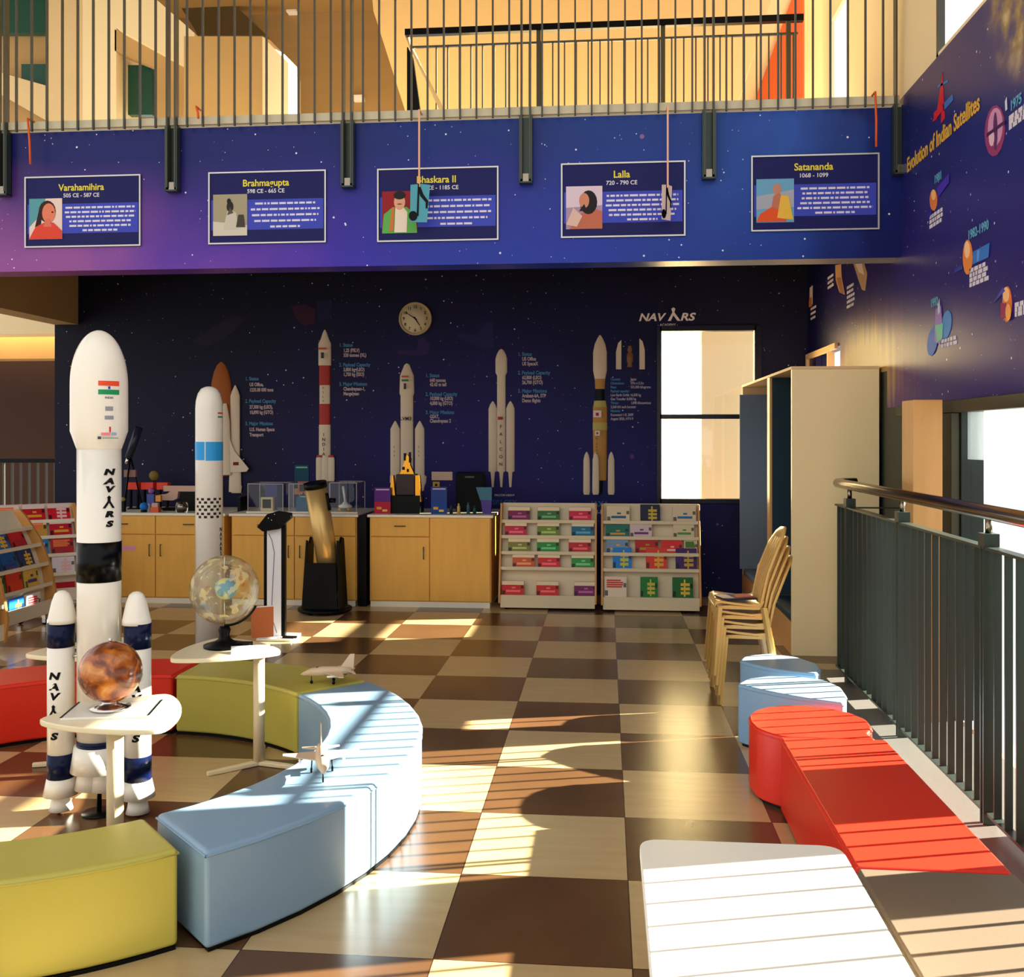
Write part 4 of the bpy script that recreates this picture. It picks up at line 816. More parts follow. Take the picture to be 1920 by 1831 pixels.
g2, sl2, a2, b2 = rack('white-shelved book rack with upright and mixed picture books, below the window', (.41, 9.17, 0), 0, .90)
R2 = [[(.13, .20, .19, (232, 212, 186), 2, (206, 50, 50)), (.48, .155, .19, (30, 122, 50), 1, (206, 190, 80)), (.83, .185, .19, (34, 104, 48), 1, (226, 190, 70))],
      [(.20, .17, .20, (20, 124, 206), 1, (200, 196, 50)), (.56, .19, .20, (222, 60, 40), 1, (226, 170, 60)), (.87, .19, .20, (70, 30, 100), 1, (196, 160, 60))],
      [(.15, .2, .15, (120, 150, 180), 0, (220, 170, 110)), (.46, .21, .16, (190, 34, 34), 0, (180, 140, 40)), (.72, .19, .13, (222, 44, 40), 0, (245, 190, 170)), (.92, .12, .14, (216, 196, 150), 2, (70, 120, 50))],
      [(.15, .21, .12, (20, 110, 96), 0, (226, 150, 40)), (.40, .2, .14, (214, 190, 190), 0, (110, 40, 110)), (.85, .19, .14, (222, 200, 160), 0, (80, 150, 70))],
      [(.16, .21, .15, (226, 206, 170), 0, (30, 90, 130)), (.50, .18, .165, (22, 24, 60), 1, (206, 176, 50)), (.86, .21, .15, (228, 204, 170), 0, (40, 110, 160))]]
for i, row in enumerate(R2):
    for j, (u, wd, h, c, st, bk) in enumerate(row):
        book(g2, sl2[i], u, wd, h, c, None, bk, '%s upright book %s, %s tier, rack below the window' % (name(c), ['at the left end', 'left of the middle', 'right of the middle' if len(row) == 4 else 'at the right end', 'at the far right end'][j], tn[i]), a2, b2, style=st, lift=.0+.0*j)
# left racks
R45 = PI/4
g3, sl3, a3, b3 = rack('brown-sided book rack turned to the corner at the far left, full of red books', (-5.13, 8.52, 0), math.radians(40), .95, dark=True)
cols = [(190, 30, 44), (206, 34, 50), (30, 120, 190), (170, 30, 40), (196, 150, 60), (226, 220, 230), (150, 24, 50), (40, 50, 110)]
rnd = random.Random(5)
for i in range(5):
    for j, u in enumerate((.14, .38, .62, .86)):
        c = [[5, 5, 5, 0], [3, 0, 0, 5], [7, 0, 2, 3], [2, 0, 4, 0], [0, 0, 0, 1]][i][j]; c = cols[c]
        book(g3, sl3[i], u, .19, .155, c, None if i < 3 else (226, 206, 200), [(230, 160, 50), (240, 190, 190), (236, 120, 60)][(i+j) % 3], '%s book, %s from the far panel, %s tier, corner rack' % (name(c), ['fourth', 'third', 'second', 'first'][j], tn[i]), a3, b3, style=(i+j) % 3)
g4, sl4, a4, b4 = rack('curved brown-sided rack with white trays beside the orange rocket booster', (-4.66, 7.72, 0), PI/2, .92, dark=True)
for i in range(4):
    for j, u in enumerate((.15, .42, .70)):
        c = [[(226, 226, 236), (30, 110, 220), (244, 244, 246)], [(40, 110, 60), (230, 60, 40), (226, 190, 90)], [(30, 60, 120), (20, 90, 160), (40, 60, 110)], [(200, 40, 50), (60, 110, 190), (196, 40, 50)]][i][j]
        book(g4, sl4[i], u, .2, .19 if i < 2 else .15, c, None, [(60, 60, 120), (240, 190, 60), (220, 50, 50)][(i+j) % 3], '%s book, %s from near end, %s tray, curved white-tray rack' % (name(c), ['first', 'second', 'third'][j], tn[i]), a4, b4, style=(0, 1, 2)[(i+j) % 3])
g5, sl5, a5, b5 = rack('nearest curved brown-sided rack cut by the picture edge, with a black caster', (-4.37, 6.60, 0), PI/2, .84, dark=True)
for i in range(2):
    c = [(206, 40, 60), (210, 90, 50)][i]
    book(g5, sl5[i], .84, .2, .17, c, None, (240, 200, 180), '%s book on the %s tray of the rack cut by the picture edge' % (name(c), tn[i]), a5, b5)

# ================================================================== READING NOOK UNIT AND CHAIRS
XU = 1.345
g = thing('reading_nook_unit', 'tall cream wall unit with two felt-lined reading nooks beside the window', 'shelving unit', (1.66, 8.8, 0))
MB().box(XU, XW-.02, 7.46, 7.50, 0, 2.075).build('side_panel', mat('cream_laminate', (246, 222, 168), .35), g, world=True, bevel=.002)
MB().box(XU-.005, XW-.02, 7.455, YB-.03, 2.075, 2.095).build('top_panel', M['plyedge'], g, world=True)
MB().box(XU, XW-.02, 8.46, 8.58, .0, 2.075).build('divider', M['woodpanel'], g, world=True)
MB().box(XU, XW-.02, YB-.05, YB-.02, 0, 2.075).build('side_panel', M['plyedge'], g, world=True)
MB().box(XU+.02, XW-.03, 8.44, 8.459, .29, 2.07).build('felt_lining', M['teald'], g, world=True)
MB().box(XU+.02, XW-.03, 7.501, 7.52, .29, 2.07).build('felt_lining', M['teald'], g, world=True)
MB().box(XU-.03, XW-.03, YB-.08, YB-.051, .29, 2.0).build('felt_lining', M['teall'], g, world=True)
MB().box(XU+.02, XW-.03, 8.581, 8.60, .29, 2.07).build('felt_lining', M['teald'], g, world=True)
for y0, y1 in ((7.50, 8.46), (8.58, YB-.05)):
    MB().box(XU, XW-.03, y0+.001, y1-.001, 0, .235).build('seat_box', M['woodpanel'], g, world=True)
    MB().box(XU+.005, XW-.03, y0+.002, y1-.002, .2355, .285).build('seat_cushion', M['teall'] if y0 > 8 else M['teald'], g, world=True, bevel=.012)
MB().box(XW-.05, XW-.03, 7.52, 8.44, .29, 2.07).build('back_panel', M['teald'], g, world=True)

def chair_mesh():
    g = thing('plastic_chair', None, 'chair', (0, 0, 0), 0, 'stacked gold plastic chairs')
    # faces -X ; local origin on floor at centre
    st = [(-.21, .395), (-.205, .415), (-.18, .425), (-.11, .415), (-.01, .405), (.05, .41), (.075, .43)]
    n = 6; m = MB()
    for dz in (0,):
        rows = []
        for x, z in st:
            rows.append([Vector((x, -.2+.4*k/n, z+.012*abs(2*k/n-1)**2)) for k in range(n+1)])
        top = [[m.bm.verts.new(p) for p in r] for r in rows]; bot = [[m.bm.verts.new(p-Vector((0, 0, .012))) for p in r] for r in rows]
        for i in range(len(rows)-1):
            for k in range(n):
                m._f([top[i][k], top[i+1][k], top[i+1][k+1], top[i][k+1]], True); m._f([bot[i][k], bot[i][k+1], bot[i+1][k+1], bot[i+1][k]], True)
        for i in range(len(rows)-1):
            m._f([top[i][0], bot[i][0], bot[i+1][0], top[i+1][0]]); m._f([top[i][n], top[i+1][n], bot[i+1][n], bot[i][n]])
        for k in range(n):
            m._f([top[0][k], top[0][k+1], bot[0][k+1], bot[0][k]]); m._f([top[-1][k], bot[-1][k], bot[-1][k+1], top[-1][k+1]])
    m.build('seat', M['gold'], g)
    # apron
    MB().prism([(-.212, -.2, .40), (-.212, .2, .40), (-.208, .19, .375), (-.208, -.19, .375)], (.012, 0, 0)).build('apron', M['gold'], g)
    for sy in (-1, 1): MB().prism([(-.20, sy*.195, .405), (-.19, sy*.195, .388), (.05, sy*.195, .385), (.075, sy*.195, .425), (.0, sy*.195, .402), (-.12, sy*.195, .41)], (0, .008, 0)).build('apron', M['gold'], g)
    # backrest: curved frame with slats, leaning back
    def bp(t, y): return Vector((.055+.05*t+.11*t*t, y, .42+.44*t))
    m = MB(); K = 14
    out = [(-.19, 0), (-.195, .4), (-.18, .75), (-.13, .93), (-.06, 1.0), (0, 1.01), (.06, 1.0), (.13, .93), (.18, .75), (.195, .4), (.19, 0)]
    inn = [(-.155, .0), (-.16, .4), (-.145, .7), (-.10, .82), (-.05, .86), (0, .87), (.05, .86), (.10, .82), (.145, .7), (.16, .4), (.155, 0)]
    A = [m.bm.verts.new(bp(t, y)) for y, t in out]; B = [m.bm.verts.new(bp(t, y)) for y, t in inn]
    A2 = [m.bm.verts.new(bp(t, y)+Vector((.014, 0, 0))) for y, t in out]; B2 = [m.bm.verts.new(bp(t, y)+Vector((.014, 0, 0))) for y, t in inn]
    for i in range(len(A)-1):
        m._f([A[i], A[i+1], B[i+1], B[i]], True); m._f([A2[i], B2[i], B2[i+1], A2[i+1]], True); m._f([A[i], A2[i], A2[i+1], A[i+1]], True); m._f([B[i], B[i+1], B2[i+1], B2[i]], True)
    m.build('back_frame', M['gold'], g)
    for yc in (-.1, -.033, .033, .1):
        pts = [bp(t/6*.87, yc) for t in range(0, 7)]; m = MB()
        for i in range(6):
            a_, b_ = pts[i], pts[i+1]
            m.prism([a_+Vector((0, -.02, 0)), a_+Vector((0, .02, 0)), b_+Vector((0, .02, 0)), b_+Vector((0, -.02, 0))], (.01, 0, 0))
        m.build('slat', M['gold'], g)
    for sx, sy in ((-1, -1), (-1, 1), (1, -1), (1, 1)):
        m = MB()
        x0, x1 = (-.195, -.225) if sx < 0 else (.065, .135)
        for (a_, b_) in (((x0, .40), (x1, 0)),):
            w_ = .022
            m.prism([(a_[0]-w_*.5, sy*.185-w_, a_[1]), (a_[0]+w_*1.2, sy*.185-w_, a_[1]), (b_[0]+w_*.8, sy*.215-w_*.7, 0), (b_[0]-w_*.5, sy*.215-w_*.7, 0)], (0, .014, 0))
            m.prism([(a_[0]-sx*0-w_*.5, sy*.185-w_, a_[1]), (a_[0]-w_*.5, sy*.185+w_, a_[1]), (b_[0]-w_*.5, sy*.215+w_*.6, 0), (b_[0]-w_*.5, sy*.215-w_*.7, 0)], (.014, 0, 0))
        m.build('leg', M['gold'], g)
    return g
c0 = chair_mesh()
ordn = ['bottom', 'second', 'third', 'top']
for i in range(4):
    c = c0 if i == 0 else copy_tree(c0)
    c.location = (.895-.012*i, 6.27, .058*i+.001); c['label'] = ['bottom gold plastic chair of the stack, its legs on the floor', 'second gold plastic chair up in the stack', 'third gold plastic chair up in the stack', 'top gold plastic chair of the stack with a magazine on its seat'][i]
m = MB().m(flat((60, 44, 60))).box(-.10, .10, -.09, .09, 0, .012).m(flat((190, 60, 60))).box(-.02, .1, -.06, .05, .012, .014).m(flat((196, 180, 190))).box(-.11, -.04, -.07, .06, .012, .014).m(flat((50, 70, 120))).box(-.04, .0, .0, .08, .012, .0145)
o = m.build('magazine', None); o.location = (.79, 6.25, .424+.058*3+.004); o.rotation_euler = (0, 0, .3); tag(o, 'dark red patterned magazine lying on the top chair of the gold stack', 'magazine')

# ================================================================== RAILING ON THE RIGHT
XR = 1.555
g = thing('steel_railing', 'dark steel guard railing with close flat bars and a round steel handrail', 'railing', (XR, 4.5, 0))
MB().tube([(XR, -.4, 1.275), (XR, 6.86, 1.275), (XR+.0, 6.95, 1.275), (XR+.05, 7.02, 1.275), (XR+.14, 7.03, 1.275)], .031, 16).build('handrail', M['steel'], g, world=True)
MB().box(XR-.025, XR+.025, -.4, 6.93, 1.125, 1.137).build('top_rail', M['rail'], g, world=True)
MB().box(XR-.02, XR+.02, -.4, 6.93, .05, .062).build('bottom_rail', M['rail'], g, world=True)
for y in (6.62, 5.47, 4.27, 3.07, 1.87, .67):
    MB().box(XR-.028, XR+.028, y-.02, y-.012, .008, 1.16).box(XR-.028, XR+.028, y+.012, y+.02, .008, 1.16).box(XR-.03, XR+.03, y-.035, y+.035, 1.137, 1.19).build('post', M['rail'], g, world=True)
    MB().tube([(XR, y, 1.19), (XR, y, 1.25)], .014, 12).build('handrail_bracket', M['steel'], g, world=True)
a = MB().box(-.015, .015, -.004, .004, .062, 1.125).build('baluster', M['rail'], g); ys = []; y = 6.9
while y > .0:
    if min(abs(y-p) for p in (6.62, 5.47, 4.27, 3.07, 1.87, .67)) > .035: ys.append(y)
    y -= .109
for i, y in enumerate(ys):
    c = a if i == 0 else a.copy()
    if i: C.objects.link(c)
    c.location = (0, y-4.5, 0)
MB().box(XR+.02, XR+.42, 6.935, 6.947, 1.105, 1.115).box(XR+.40, XR+.412, 6.935, 6.947, .0, 1.105).build('return_panel', M['rail'], g, world=True)

# ================================================================== OTTOMANS
def rounded(pts, r, n=5):
    out = []; N = len(pts)
    for i in range(N):
        p, a_, b_ = Vector(pts[i]), Vector(pts[i-1]), Vector(pts[(i+1) % N])
        da, db = (a_-p), (b_-p); rr = min(r, da.length*.45, db.length*.45)
        p0, p1 = p+da.normalized()*rr, p+db.normalized()*rr
        for k in range(n+1): t = k/n; out.append(p0*(1-t)**2+p*2*t*(1-t)+p1*t*t)
    return out
def ottoman(name_, lab, pts, h, material, rc=.03, grp=None, cat='ottoman', isring=False):
    cx = sum(p[0] for p in pts)/len(pts); cy = sum(p[1] for p in pts)/len(pts)
    g = thing(name_, lab, cat, (cx, cy, 0), 0, grp)
    if isring:
        P2 = [Vector((p[0]-cx, p[1]-cy)) for p in pts]; n = len(P2)//2; m = MB()
        vt = [m.bm.verts.new((p.x, p.y, h)) for p in P2]; vb = [m.bm.verts.new((p.x, p.y, .012)) for p in P2]
        for k in range(n-1):
            j = 2*n-1-k; m._f([vt[k], vt[k+1], vt[j-1], vt[j]]); m._f([vb[k], vb[j], vb[j-1], vb[k+1]])
        for k in range(2*n): j = (k+1) % (2*n); m._f([vt[k], vb[k], vb[j], vt[j]])
        m.build('padded_body', material, g, bevel=.016, bseg=3)
    else:
        P2 = rounded([(p[0]-cx, p[1]-cy) for p in pts], rc)
        MB().prism([(p.x, p.y, .012) for p in P2], (0, 0, h-.012)).build('padded_body', material, g, bevel=.014, bseg=3)
    # seam welt just below the top edge
    m = MB(); m.tube([(p.x*1.0, p.y*1.0, h-.016) for p in P2]+[(P2[0].x, P2[0].y, h-.016)], .0035, 6, False); m.build('seam_piping', material, g)
    Q = [Vector((p.x, p.y))*(.93 if not isring else .985) for p in P2]
    MB().prism([(p.x, p.y, 0) for p in Q], (0, 0, .012)).build('base_plate', M['black'], g)
    return g
RC = Vector((-2.30, 4.06)); RI, RO = 1.12, 1.53
def ring(a0, a1, n=14, RO=RO):
    a0, a1 = math.radians(a0), math.radians(a1)
    o_ = [(RC.x+RO*math.cos(a0+(a1-a0)*k/n), RC.y+RO*math.sin(a0+(a1-a0)*k/n)) for k in range(n+1)]
    i_ = [(RC.x+RI*math.cos(a1+(a0-a1)*k/n), RC.y+RI*math.sin(a1+(a0-a1)*k/n)) for k in range(n+1)]
    return o_+i_
HB = .315
ottoman('curved_bench', 'long pale blue curved bench with model jet, in the middle of the ring', ring(-44.9, 45.5), HB, M['lead'], .02, 'curved benches of the ring', 'bench', True)
ottoman('curved_bench', 'lime green curved bench at the near left, catching sun and shadow', ring(-96, -46.9, 14, 1.445), HB-.003, M['lime'], .02, 'curved benches of the ring', 'bench', True)
ottoman('curved_bench', 'lime green curved bench at the back of the ring behind the globe table', ring(46.2, 89), HB, M['lime'], .02, 'curved benches of the ring', 'bench', True)
ottoman('curved_bench', 'red curved bench at the back of the ring behind the rocket boosters', ring(90, 136), HB, M['red'], .02, 'curved benches of the ring', 'bench', True)
def bulge(p, q_, s, n=10):
    p, q_ = Vector(p), Vector(q_); d = q_-p; nn = Vector((-d.y, d.x)).normalized(); return [p+d*t+nn*s*4*t*(1-t) for t in [k/n for k in range(n)]]
hr = bulge((.655, 4.47), (.76, 4.345), -.012, 3)+[(.76, 4.345), (1.13, 4.345)]+[(.905+.265*math.cos(t), 4.60+.275*math.sin(t)) for t in [math.radians(v) for v in (-38, -15, 10, 35, 60, 85, 105, 125, 145, 165, 185)]]
ottoman('rounded_ottoman', 'red round-ended ottoman against the long red bench', hr, HB+.001, M['red'], .02)
b1_ = bulge((.675, 5.27), (1.13, 4.93), -.035, 8)+[(1.13, 4.93), (1.18, 5.08), (1.19, 5.25), (1.14, 5.40), (1.0, 5.47), (.86, 5.46), (.74, 5.39)]
ottoman('petal_ottoman', 'pale blue petal-shaped ottoman next to the red round-ended one', b1_, HB, M['lead'], .02)
b2_ = bulge((.76, 5.83), (1.13, 5.54), -.06, 8)+[(1.13, 5.54), (1.175, 5.66), (1.18, 5.79), (1.10, 5.95), (.96, 6.03), (.85, 5.98), (.79, 5.92)]
ottoman('petal_ottoman', 'farther pale blue petal-shaped ottoman in front of the gold chairs', b2_, HB, M['lead'], .02)
ottoman('long_bench', 'long red bench along the railing, striped by sunlight', [(.735, 3.045), (1.175, 3.045), (1.165, 4.335), (.735, 4.335)], HB+.004, M['red'], .012, None, 'bench')
ottoman('long_bench', 'grey-brown bench at the near end of the railing row', [(.735, 1.75), (1.18, 1.75), (1.18, 3.035), (.735, 3.035)], HB+.004, M['grey'], .012, None, 'bench')

# white table
g = thing('low_table', 'white round-cornered low table striped by the shadows of the railing', 'table', (.355, 2.1, 0))
tp = rounded([(.09, 1.3), (.62, 1.3), (.62, 2.74), (.09, 2.74)], .06, 6)
MB().prism([(p.x, p.y, .47) for p in tp], (0, 0, .03)).build('table_top', mat('white_table_laminate', (246, 242, 230), .3), g, world=True, bevel=.005)
ap = rounded([(.125, 1.34), (.585, 1.34), (.585, 2.70), (.125, 2.70)], .05, 4)
MB().prism([(p.x, p.y, .40) for p in ap], (0, 0, .07)).build('apron', M['shelf'], g, world=True)
for x in (.15, .56):
    for y in (1.38, 2.67): MB().tube([(x, y, 0), (x, y, .40)], .02, 12).build('leg', M['shelf'], g, world=True)

# ================================================================== ROCKETS
def stack_text(g, L, s, px, size, letters, R, y0, dy, cx, ang, mt=None, bold=.004, sx=1.1):
    z = y0
    for ch in letters:
        if ch == '^':   # arrow-like A of the logo
            a_ = [(-.5, -.5), (-.28, -.5), (0, -.02), (.28, -.5), (.5, -.5), (.12, .12), (.12, .42), (.2, .42), (0, .62), (-.2, .42), (-.12, .42), (-.12, .12)]
            m = MB(); m.prism([Vector((cx[0]+(R+.0015)*math.sin(ang+u*size*1.1/R), cx[1]-(R+.0015)*math.cos(ang+u*size*1.1/R), z+v*size)) for u, v in a_], (0, -.001, 0)); m.build('arrow_letter', M['black'], g)
        else:
            mt_ = Matrix.Translation((cx[0], cx[1], z)) @ Matrix.Rotation(ang, 4, 'Z') @ Matrix.Translation((0, -R-.001, 0)) @ Matrix.Rotation(PI/2, 4, 'X')
            txt(ch, size*1.35, mt_, mt or M['black'], 'lettering', g, bold=bold, sx=sx, shear=.2, cyl=R)
        z -= dy
RX, RY = onZ(186, 1524).x, onZ(186, 1524).y
SC = (RX*-math.sin(TH)+RY*math.cos(TH))/F       # metres per pixel at the rocket
zz = lambda y: EYE-(y-HY)*SC
g = thing('model_rocket', 'tall white model rocket with flag, black band and two strap-on boosters', 'model rocket', (RX, RY, 0))
R0 = 39.2*SC; RF = 51*SC
MB().lathe([(R0, zz(842)), (R0+.002, zz(840)), (RF, zz(808)), (RF, zz(722))]+[(RF*math.cos(t), zz(722)+(zz(619)-zz(722))*math.sin(t)) for t in [k*PI/2/14 for k in range(1, 14)]]+[(.002, zz(619))], (0, 0, 0), 48).build('fairing', M['rocket'], g)
MB().lathe([(R0, zz(1385)), (R0, zz(842))], (0, 0, 0), 48).build('core_stage', M['rocket'], g)
MB().lathe([(R0+.001, zz(1088)), (R0+.0015, zz(1014))], (0, 0, 0), 48).build('black_band', M['blackg'], g)
MB().lathe([(R0+.001, zz(1394)), (R0+.0015, zz(1382))], (0, 0, 0), 48).build('thin_band', M['navy'], g)
MB().lathe([(51*SC, zz(1440)), (44*SC, zz(1394)), (.01, zz(1393))], (0, 0, 0), 40).build('engine_skirt', M['rocket'], g)
for sx in (-1, 1):
    MB().lathe([(31*SC, zz(1476)), (24*SC, zz(1440)), (20*SC, zz(1436))], (sx*14*SC, 0, 0), 32).build('nozzle', M['rocket'], g)
MB().tube([(0, 0, 0.004), (0, 0, zz(1440))], .010, 10).build('support_pole', M['black'], g)
MB().lathe([(.001, 0), (.07, 0), (.07, .006), (.001, .006)], (0, 0, 0), 40).build('base_disc', M['black'], g)
ang = math.radians(53)
for sx, lb in ((-1, 0), (1, 1)):
    cx = sx*75.3*SC; RB = 26*SC
    b_ = MB().lathe([(RB*.93, zz(1460)), (RB*.93, zz(1160))], (cx, 0, 0), 36).build('booster', M['rocket'], g)
    MB().lathe([(RB, zz(1168)), (RB*.98, zz(1160)), (RB*.72, zz(1128)), (RB*.5, zz(1113)), (RB*.25, zz(1108)), (.002, zz(1107))], (cx-sx*.006, 0, 0), 36).build('nose_cone', M['rocket'], b_)
    MB().lathe([(RB*.95, zz(1212)), (RB*.95, zz(1166))], (cx, 0, 0), 36).build('navy_band', M['navy'], b_)
    MB().lathe([(RB*.95, zz(1458)), (RB*.95, zz(1412))], (cx, 0, 0), 36).build('navy_band', M['navy'], b_)
    MB().lathe([(RB*1.22, zz(1490)), (RB*.95, zz(1458)), (.01, zz(1457))], (cx, 0, 0), 36).build('skirt', M['rocket'], b_)
    MB().lathe([(RB*.84, .012), (RB*.72, zz(1508)), (RB*.58, zz(1488))], (cx, 0, 0), 32).build('nozzle', M['rocket'], b_)
    MB().tube([(cx, 0, .004), (cx, 0, .06)], .016, 10).build('foot', M['chrome'], b_)
    MB().tube([(cx-sx*RB*.8, 0, zz(1230)), (sx*R0*.9, 0, zz(1230))], .008, 8).build('strut', M['chrome'], b_)
    for i, ch in enumerate('NAV^RS'):
        stack_text(g, 0, 0, 0, (13 if ch != '^' else 20)*SC, ch, RB*.93, zz((1264, 1284, 1302, 1329, 1353, 1376)[i]), 0, (cx, 0), math.radians(-2 if sx < 0 else 14), bold=.002, sx=1.5)
for i, ch in enumerate('NAV^RS'): stack_text(g, 0, 0, 0, (10.5 if ch != '^' else 21)*SC, ch, R0, zz((884, 901, 916, 940, 962, 980)[i]), 0, (0, 0), ang, bold=.0022, sx=1.75)
def wrap(m, c, u0, u1, v0, v1, R, ang, n=6):
    m.m(flat(c, .2))
    for k in range(n):
        a0 = ang+(u0+(u1-u0)*k/n)/R; a1 = ang+(u0+(u1-u0)*(k+1)/n)/R
        P_ = lambda a_, z, e=0: (math.sin(a_)*(R+.0012+e), -math.cos(a_)*(R+.0012+e), z)
        m.poly([P_(a0, v0), P_(a1, v0), P_(a1, v1), P_(a0, v1)])
af = math.radians(47)
m = MB(); wrap(m, (236, 84, 50), -19*SC, 20*SC, zz(725), zz(716), RF, af); wrap(m, (36, 150, 92), -19*SC, 20*SC, zz(741), zz(732), RF, af); wrap(m, (60, 70, 170), -2*SC, 2*SC, zz(731), zz(726), RF, af, 1)
m.build('flag_decal', None, g)
tm = lambda z, a_: Matrix.Rotation(a_, 4, 'Z') @ Matrix.Translation((0, -RF-.001, z)) @ Matrix.Rotation(PI/2, 4, 'X')
txt('INDIA', .013, tm(zz(747), af), flat((90, 90, 110)), 'lettering', g, cyl=RF)
for dec in (((150, 150, 165), -7, 7, 771, 763), ((150, 150, 165), -8, 8, 787, 780), ((215, 30, 70), 0, 3, 810, 800), ((240, 130, 150), -14, 2, 816, 811), ((150, 180, 220), 4, 14, 816, 811), ((70, 70, 80), -20, -14, 823, 818), ((150, 160, 150), -12, 18, 822, 820)):
    m = MB(); wrap(m, dec[0], dec[1]*SC, dec[2]*SC, zz(dec[3]), zz(dec[4]), RF, af, 3); m.build('emblem_decal', None, g)

RX, RY = onZ(392, 1230).x, onZ(392, 1230).y; SC = (RX*-math.sin(TH)+RY*math.cos(TH))/F
g = thing('model_rocket', 'slim white model rocket with a bright blue band and checkered lettering', 'model rocket', (RX, RY, 0)); R0 = 25*SC
MB().lathe([(R0, .006), (R0, zz(765)), (R0*.96, zz(752)), (R0*.82, zz(738)), (R0*.6, zz(729)), (R0*.3, zz(725)), (.002, zz(724))], (0, 0, 0), 44).build('body', M['rocket'], g)
m = MB(); m.m(flat((46, 160, 232), .2))
m.lathe([(R0+.0015, zz(863)), (R0+.002, zz(828))], (0, 0, 0), 24, 'Z', math.radians(278), math.radians(392)); m.lathe([(R0+.0015, zz(862)), (R0+.002, zz(828))], (0, 0, 0), 16, 'Z', math.radians(190), math.radians(273)); m.build('blue_band', None, g)
MB().lathe([(.001, 0), (.17, 0), (.17, .006), (.001, .006)], (0, 0, 0), 40).build('base_disc', M['black'], g)
m = MB()
for r in range(6):
    for k in range(9):
        if (r+k) % 2: continue
        P_ = lambda a_, z: (math.sin(a_)*(R0+.001), -math.cos(a_)*(R0+.001), z)
        a0 = math.radians(-38+k*13); a1 = a0+math.radians(13); z0 = zz(932+r*6+(r//2)*1.5); z1 = zz(936.5+r*6+(r//2)*1.5); m.m(inkb).poly([P_(a0, z1), P_(a1, z1), P_(a1, z0), P_(a0, z0)])
m.build('checker_lettering', None, g)
m = MB(); 
for c_, y0, y1 in (((230, 60, 50), 773, 776), ((40, 140, 110), 780, 783)): 
    m.m(flat(c_)); 
    for k in range(4):
        a0 = math.radians(60+k*9); a1 = a0+math.radians(9); m.poly([(math.sin(a0)*(R0+.0012), -math.cos(a0)*(R0+.0012), zz(y1)), (math.sin(a1)*(R0+.0012), -math.cos(a1)*(R0+.0012), zz(y1)), (math.sin(a1)*(R0+.0012), -math.cos(a1)*(R0+.0012), zz(y0)), (math.sin(a0)*(R0+.0012), -math.cos(a0)*(R0+.0012), zz(y0))])
m.build('flag_decal', None, g)
for i in range(6):
    mt_ = Matrix.Rotation(math.radians(80), 4, 'Z') @ Matrix.Translation((0, -R0-.001, zz(992+i*9))) @ Matrix.Rotation(PI/2, 4, 'X'); txt('NAVARS'[i], .04, mt_, inkb, 'lettering', g, cyl=R0, bold=.001)

# ================================================================== GLOBE TABLES
def tri_table(lab, c, rz, pole_r, h=.557, cat='table', pole=(0, 0), foot=True):
    g = thing('tripod_table', lab, cat, (c[0], c[1], 0), rz)
    R = .30; cs = [(R*math.cos(a_), R*math.sin(a_)) for a_ in (math.radians(v) for v in (90, 210, 330))]; pts = []
    for i in range(3):
        p, q_ = Vector(cs[i]), Vector(cs[(i+1) % 3]); d = q_-p; nn = Vector((d.y, -d.x)).normalized()
        if nn.dot(p+q_) < 0: nn = -nn
        for k in range(1, 10): t = k/10; pts.append(p+d*t+nn*.055*4*t*(1-t))
        pts.append(q_*.97)
    pts = rounded([(p.x, p.y) for p in pts], .03, 2)
    MB().prism([(p.x, p.y, h-.022) for p in pts], (0, 0, .022)).build('table_top', mat('cream_table_top', (236, 224, 190), .3), g, bevel=.005)
    MB().tube([(pole[0], pole[1], .02), (pole[0], pole[1], h-.022)], pole_r, 24).build('pole', M['shelf'], g)
    for k in range(3):
        a_ = math.radians(200+k*120); MB().prism([(pole[0]+.02*math.cos(a_+PI/2), pole[1]+.02*math.sin(a_+PI/2), .001), (pole[0]+.26*math.cos(a_)+.012*math.cos(a_+PI/2), pole[1]+.26*math.sin(a_)+.012*math.sin(a_+PI/2), .001), (pole[0]+.26*math.cos(a_)-.012*math.cos(a_+PI/2), pole[1]+.26*math.sin(a_)-.012*math.sin(a_+PI/2), .001), (pole[0]-.02*math.cos(a_+PI/2), pole[1]-.02*math.sin(a_+PI/2), .001)], (0, 0, .02)).build('foot', M['shelf'], g, bevel=.004)
    return g
T1 = Vector((-1.84, 4.74)); T2 = Vector((-1.785, 3.60))
p1_ = onZ(482, 1435); rz = math.radians(35)
tri_table('cream tripod table carrying the clear celestial globe', T1, math.radians(25), .027, pole=(.155, -.077))
tri_table('cream tripod table carrying the brown amber globe', T2, math.radians(-8), .03, pole=(-.008, -.04))
c3 = onZ(105, 1222, .557); tri_table('cream tripod table half hidden behind the orange rocket booster', (c3.x+.12, c3.y+.1), 0, .027)
g = thing('acrylic_box', 'clear acrylic box on the half-hidden table behind the booster', 'box', (c3.x+.02, c3.y+.08, .557)); MB().box(-.07, .12, -.08, .08, 0, .05).build('box_shell', M['clear'], g, bevel=.004)
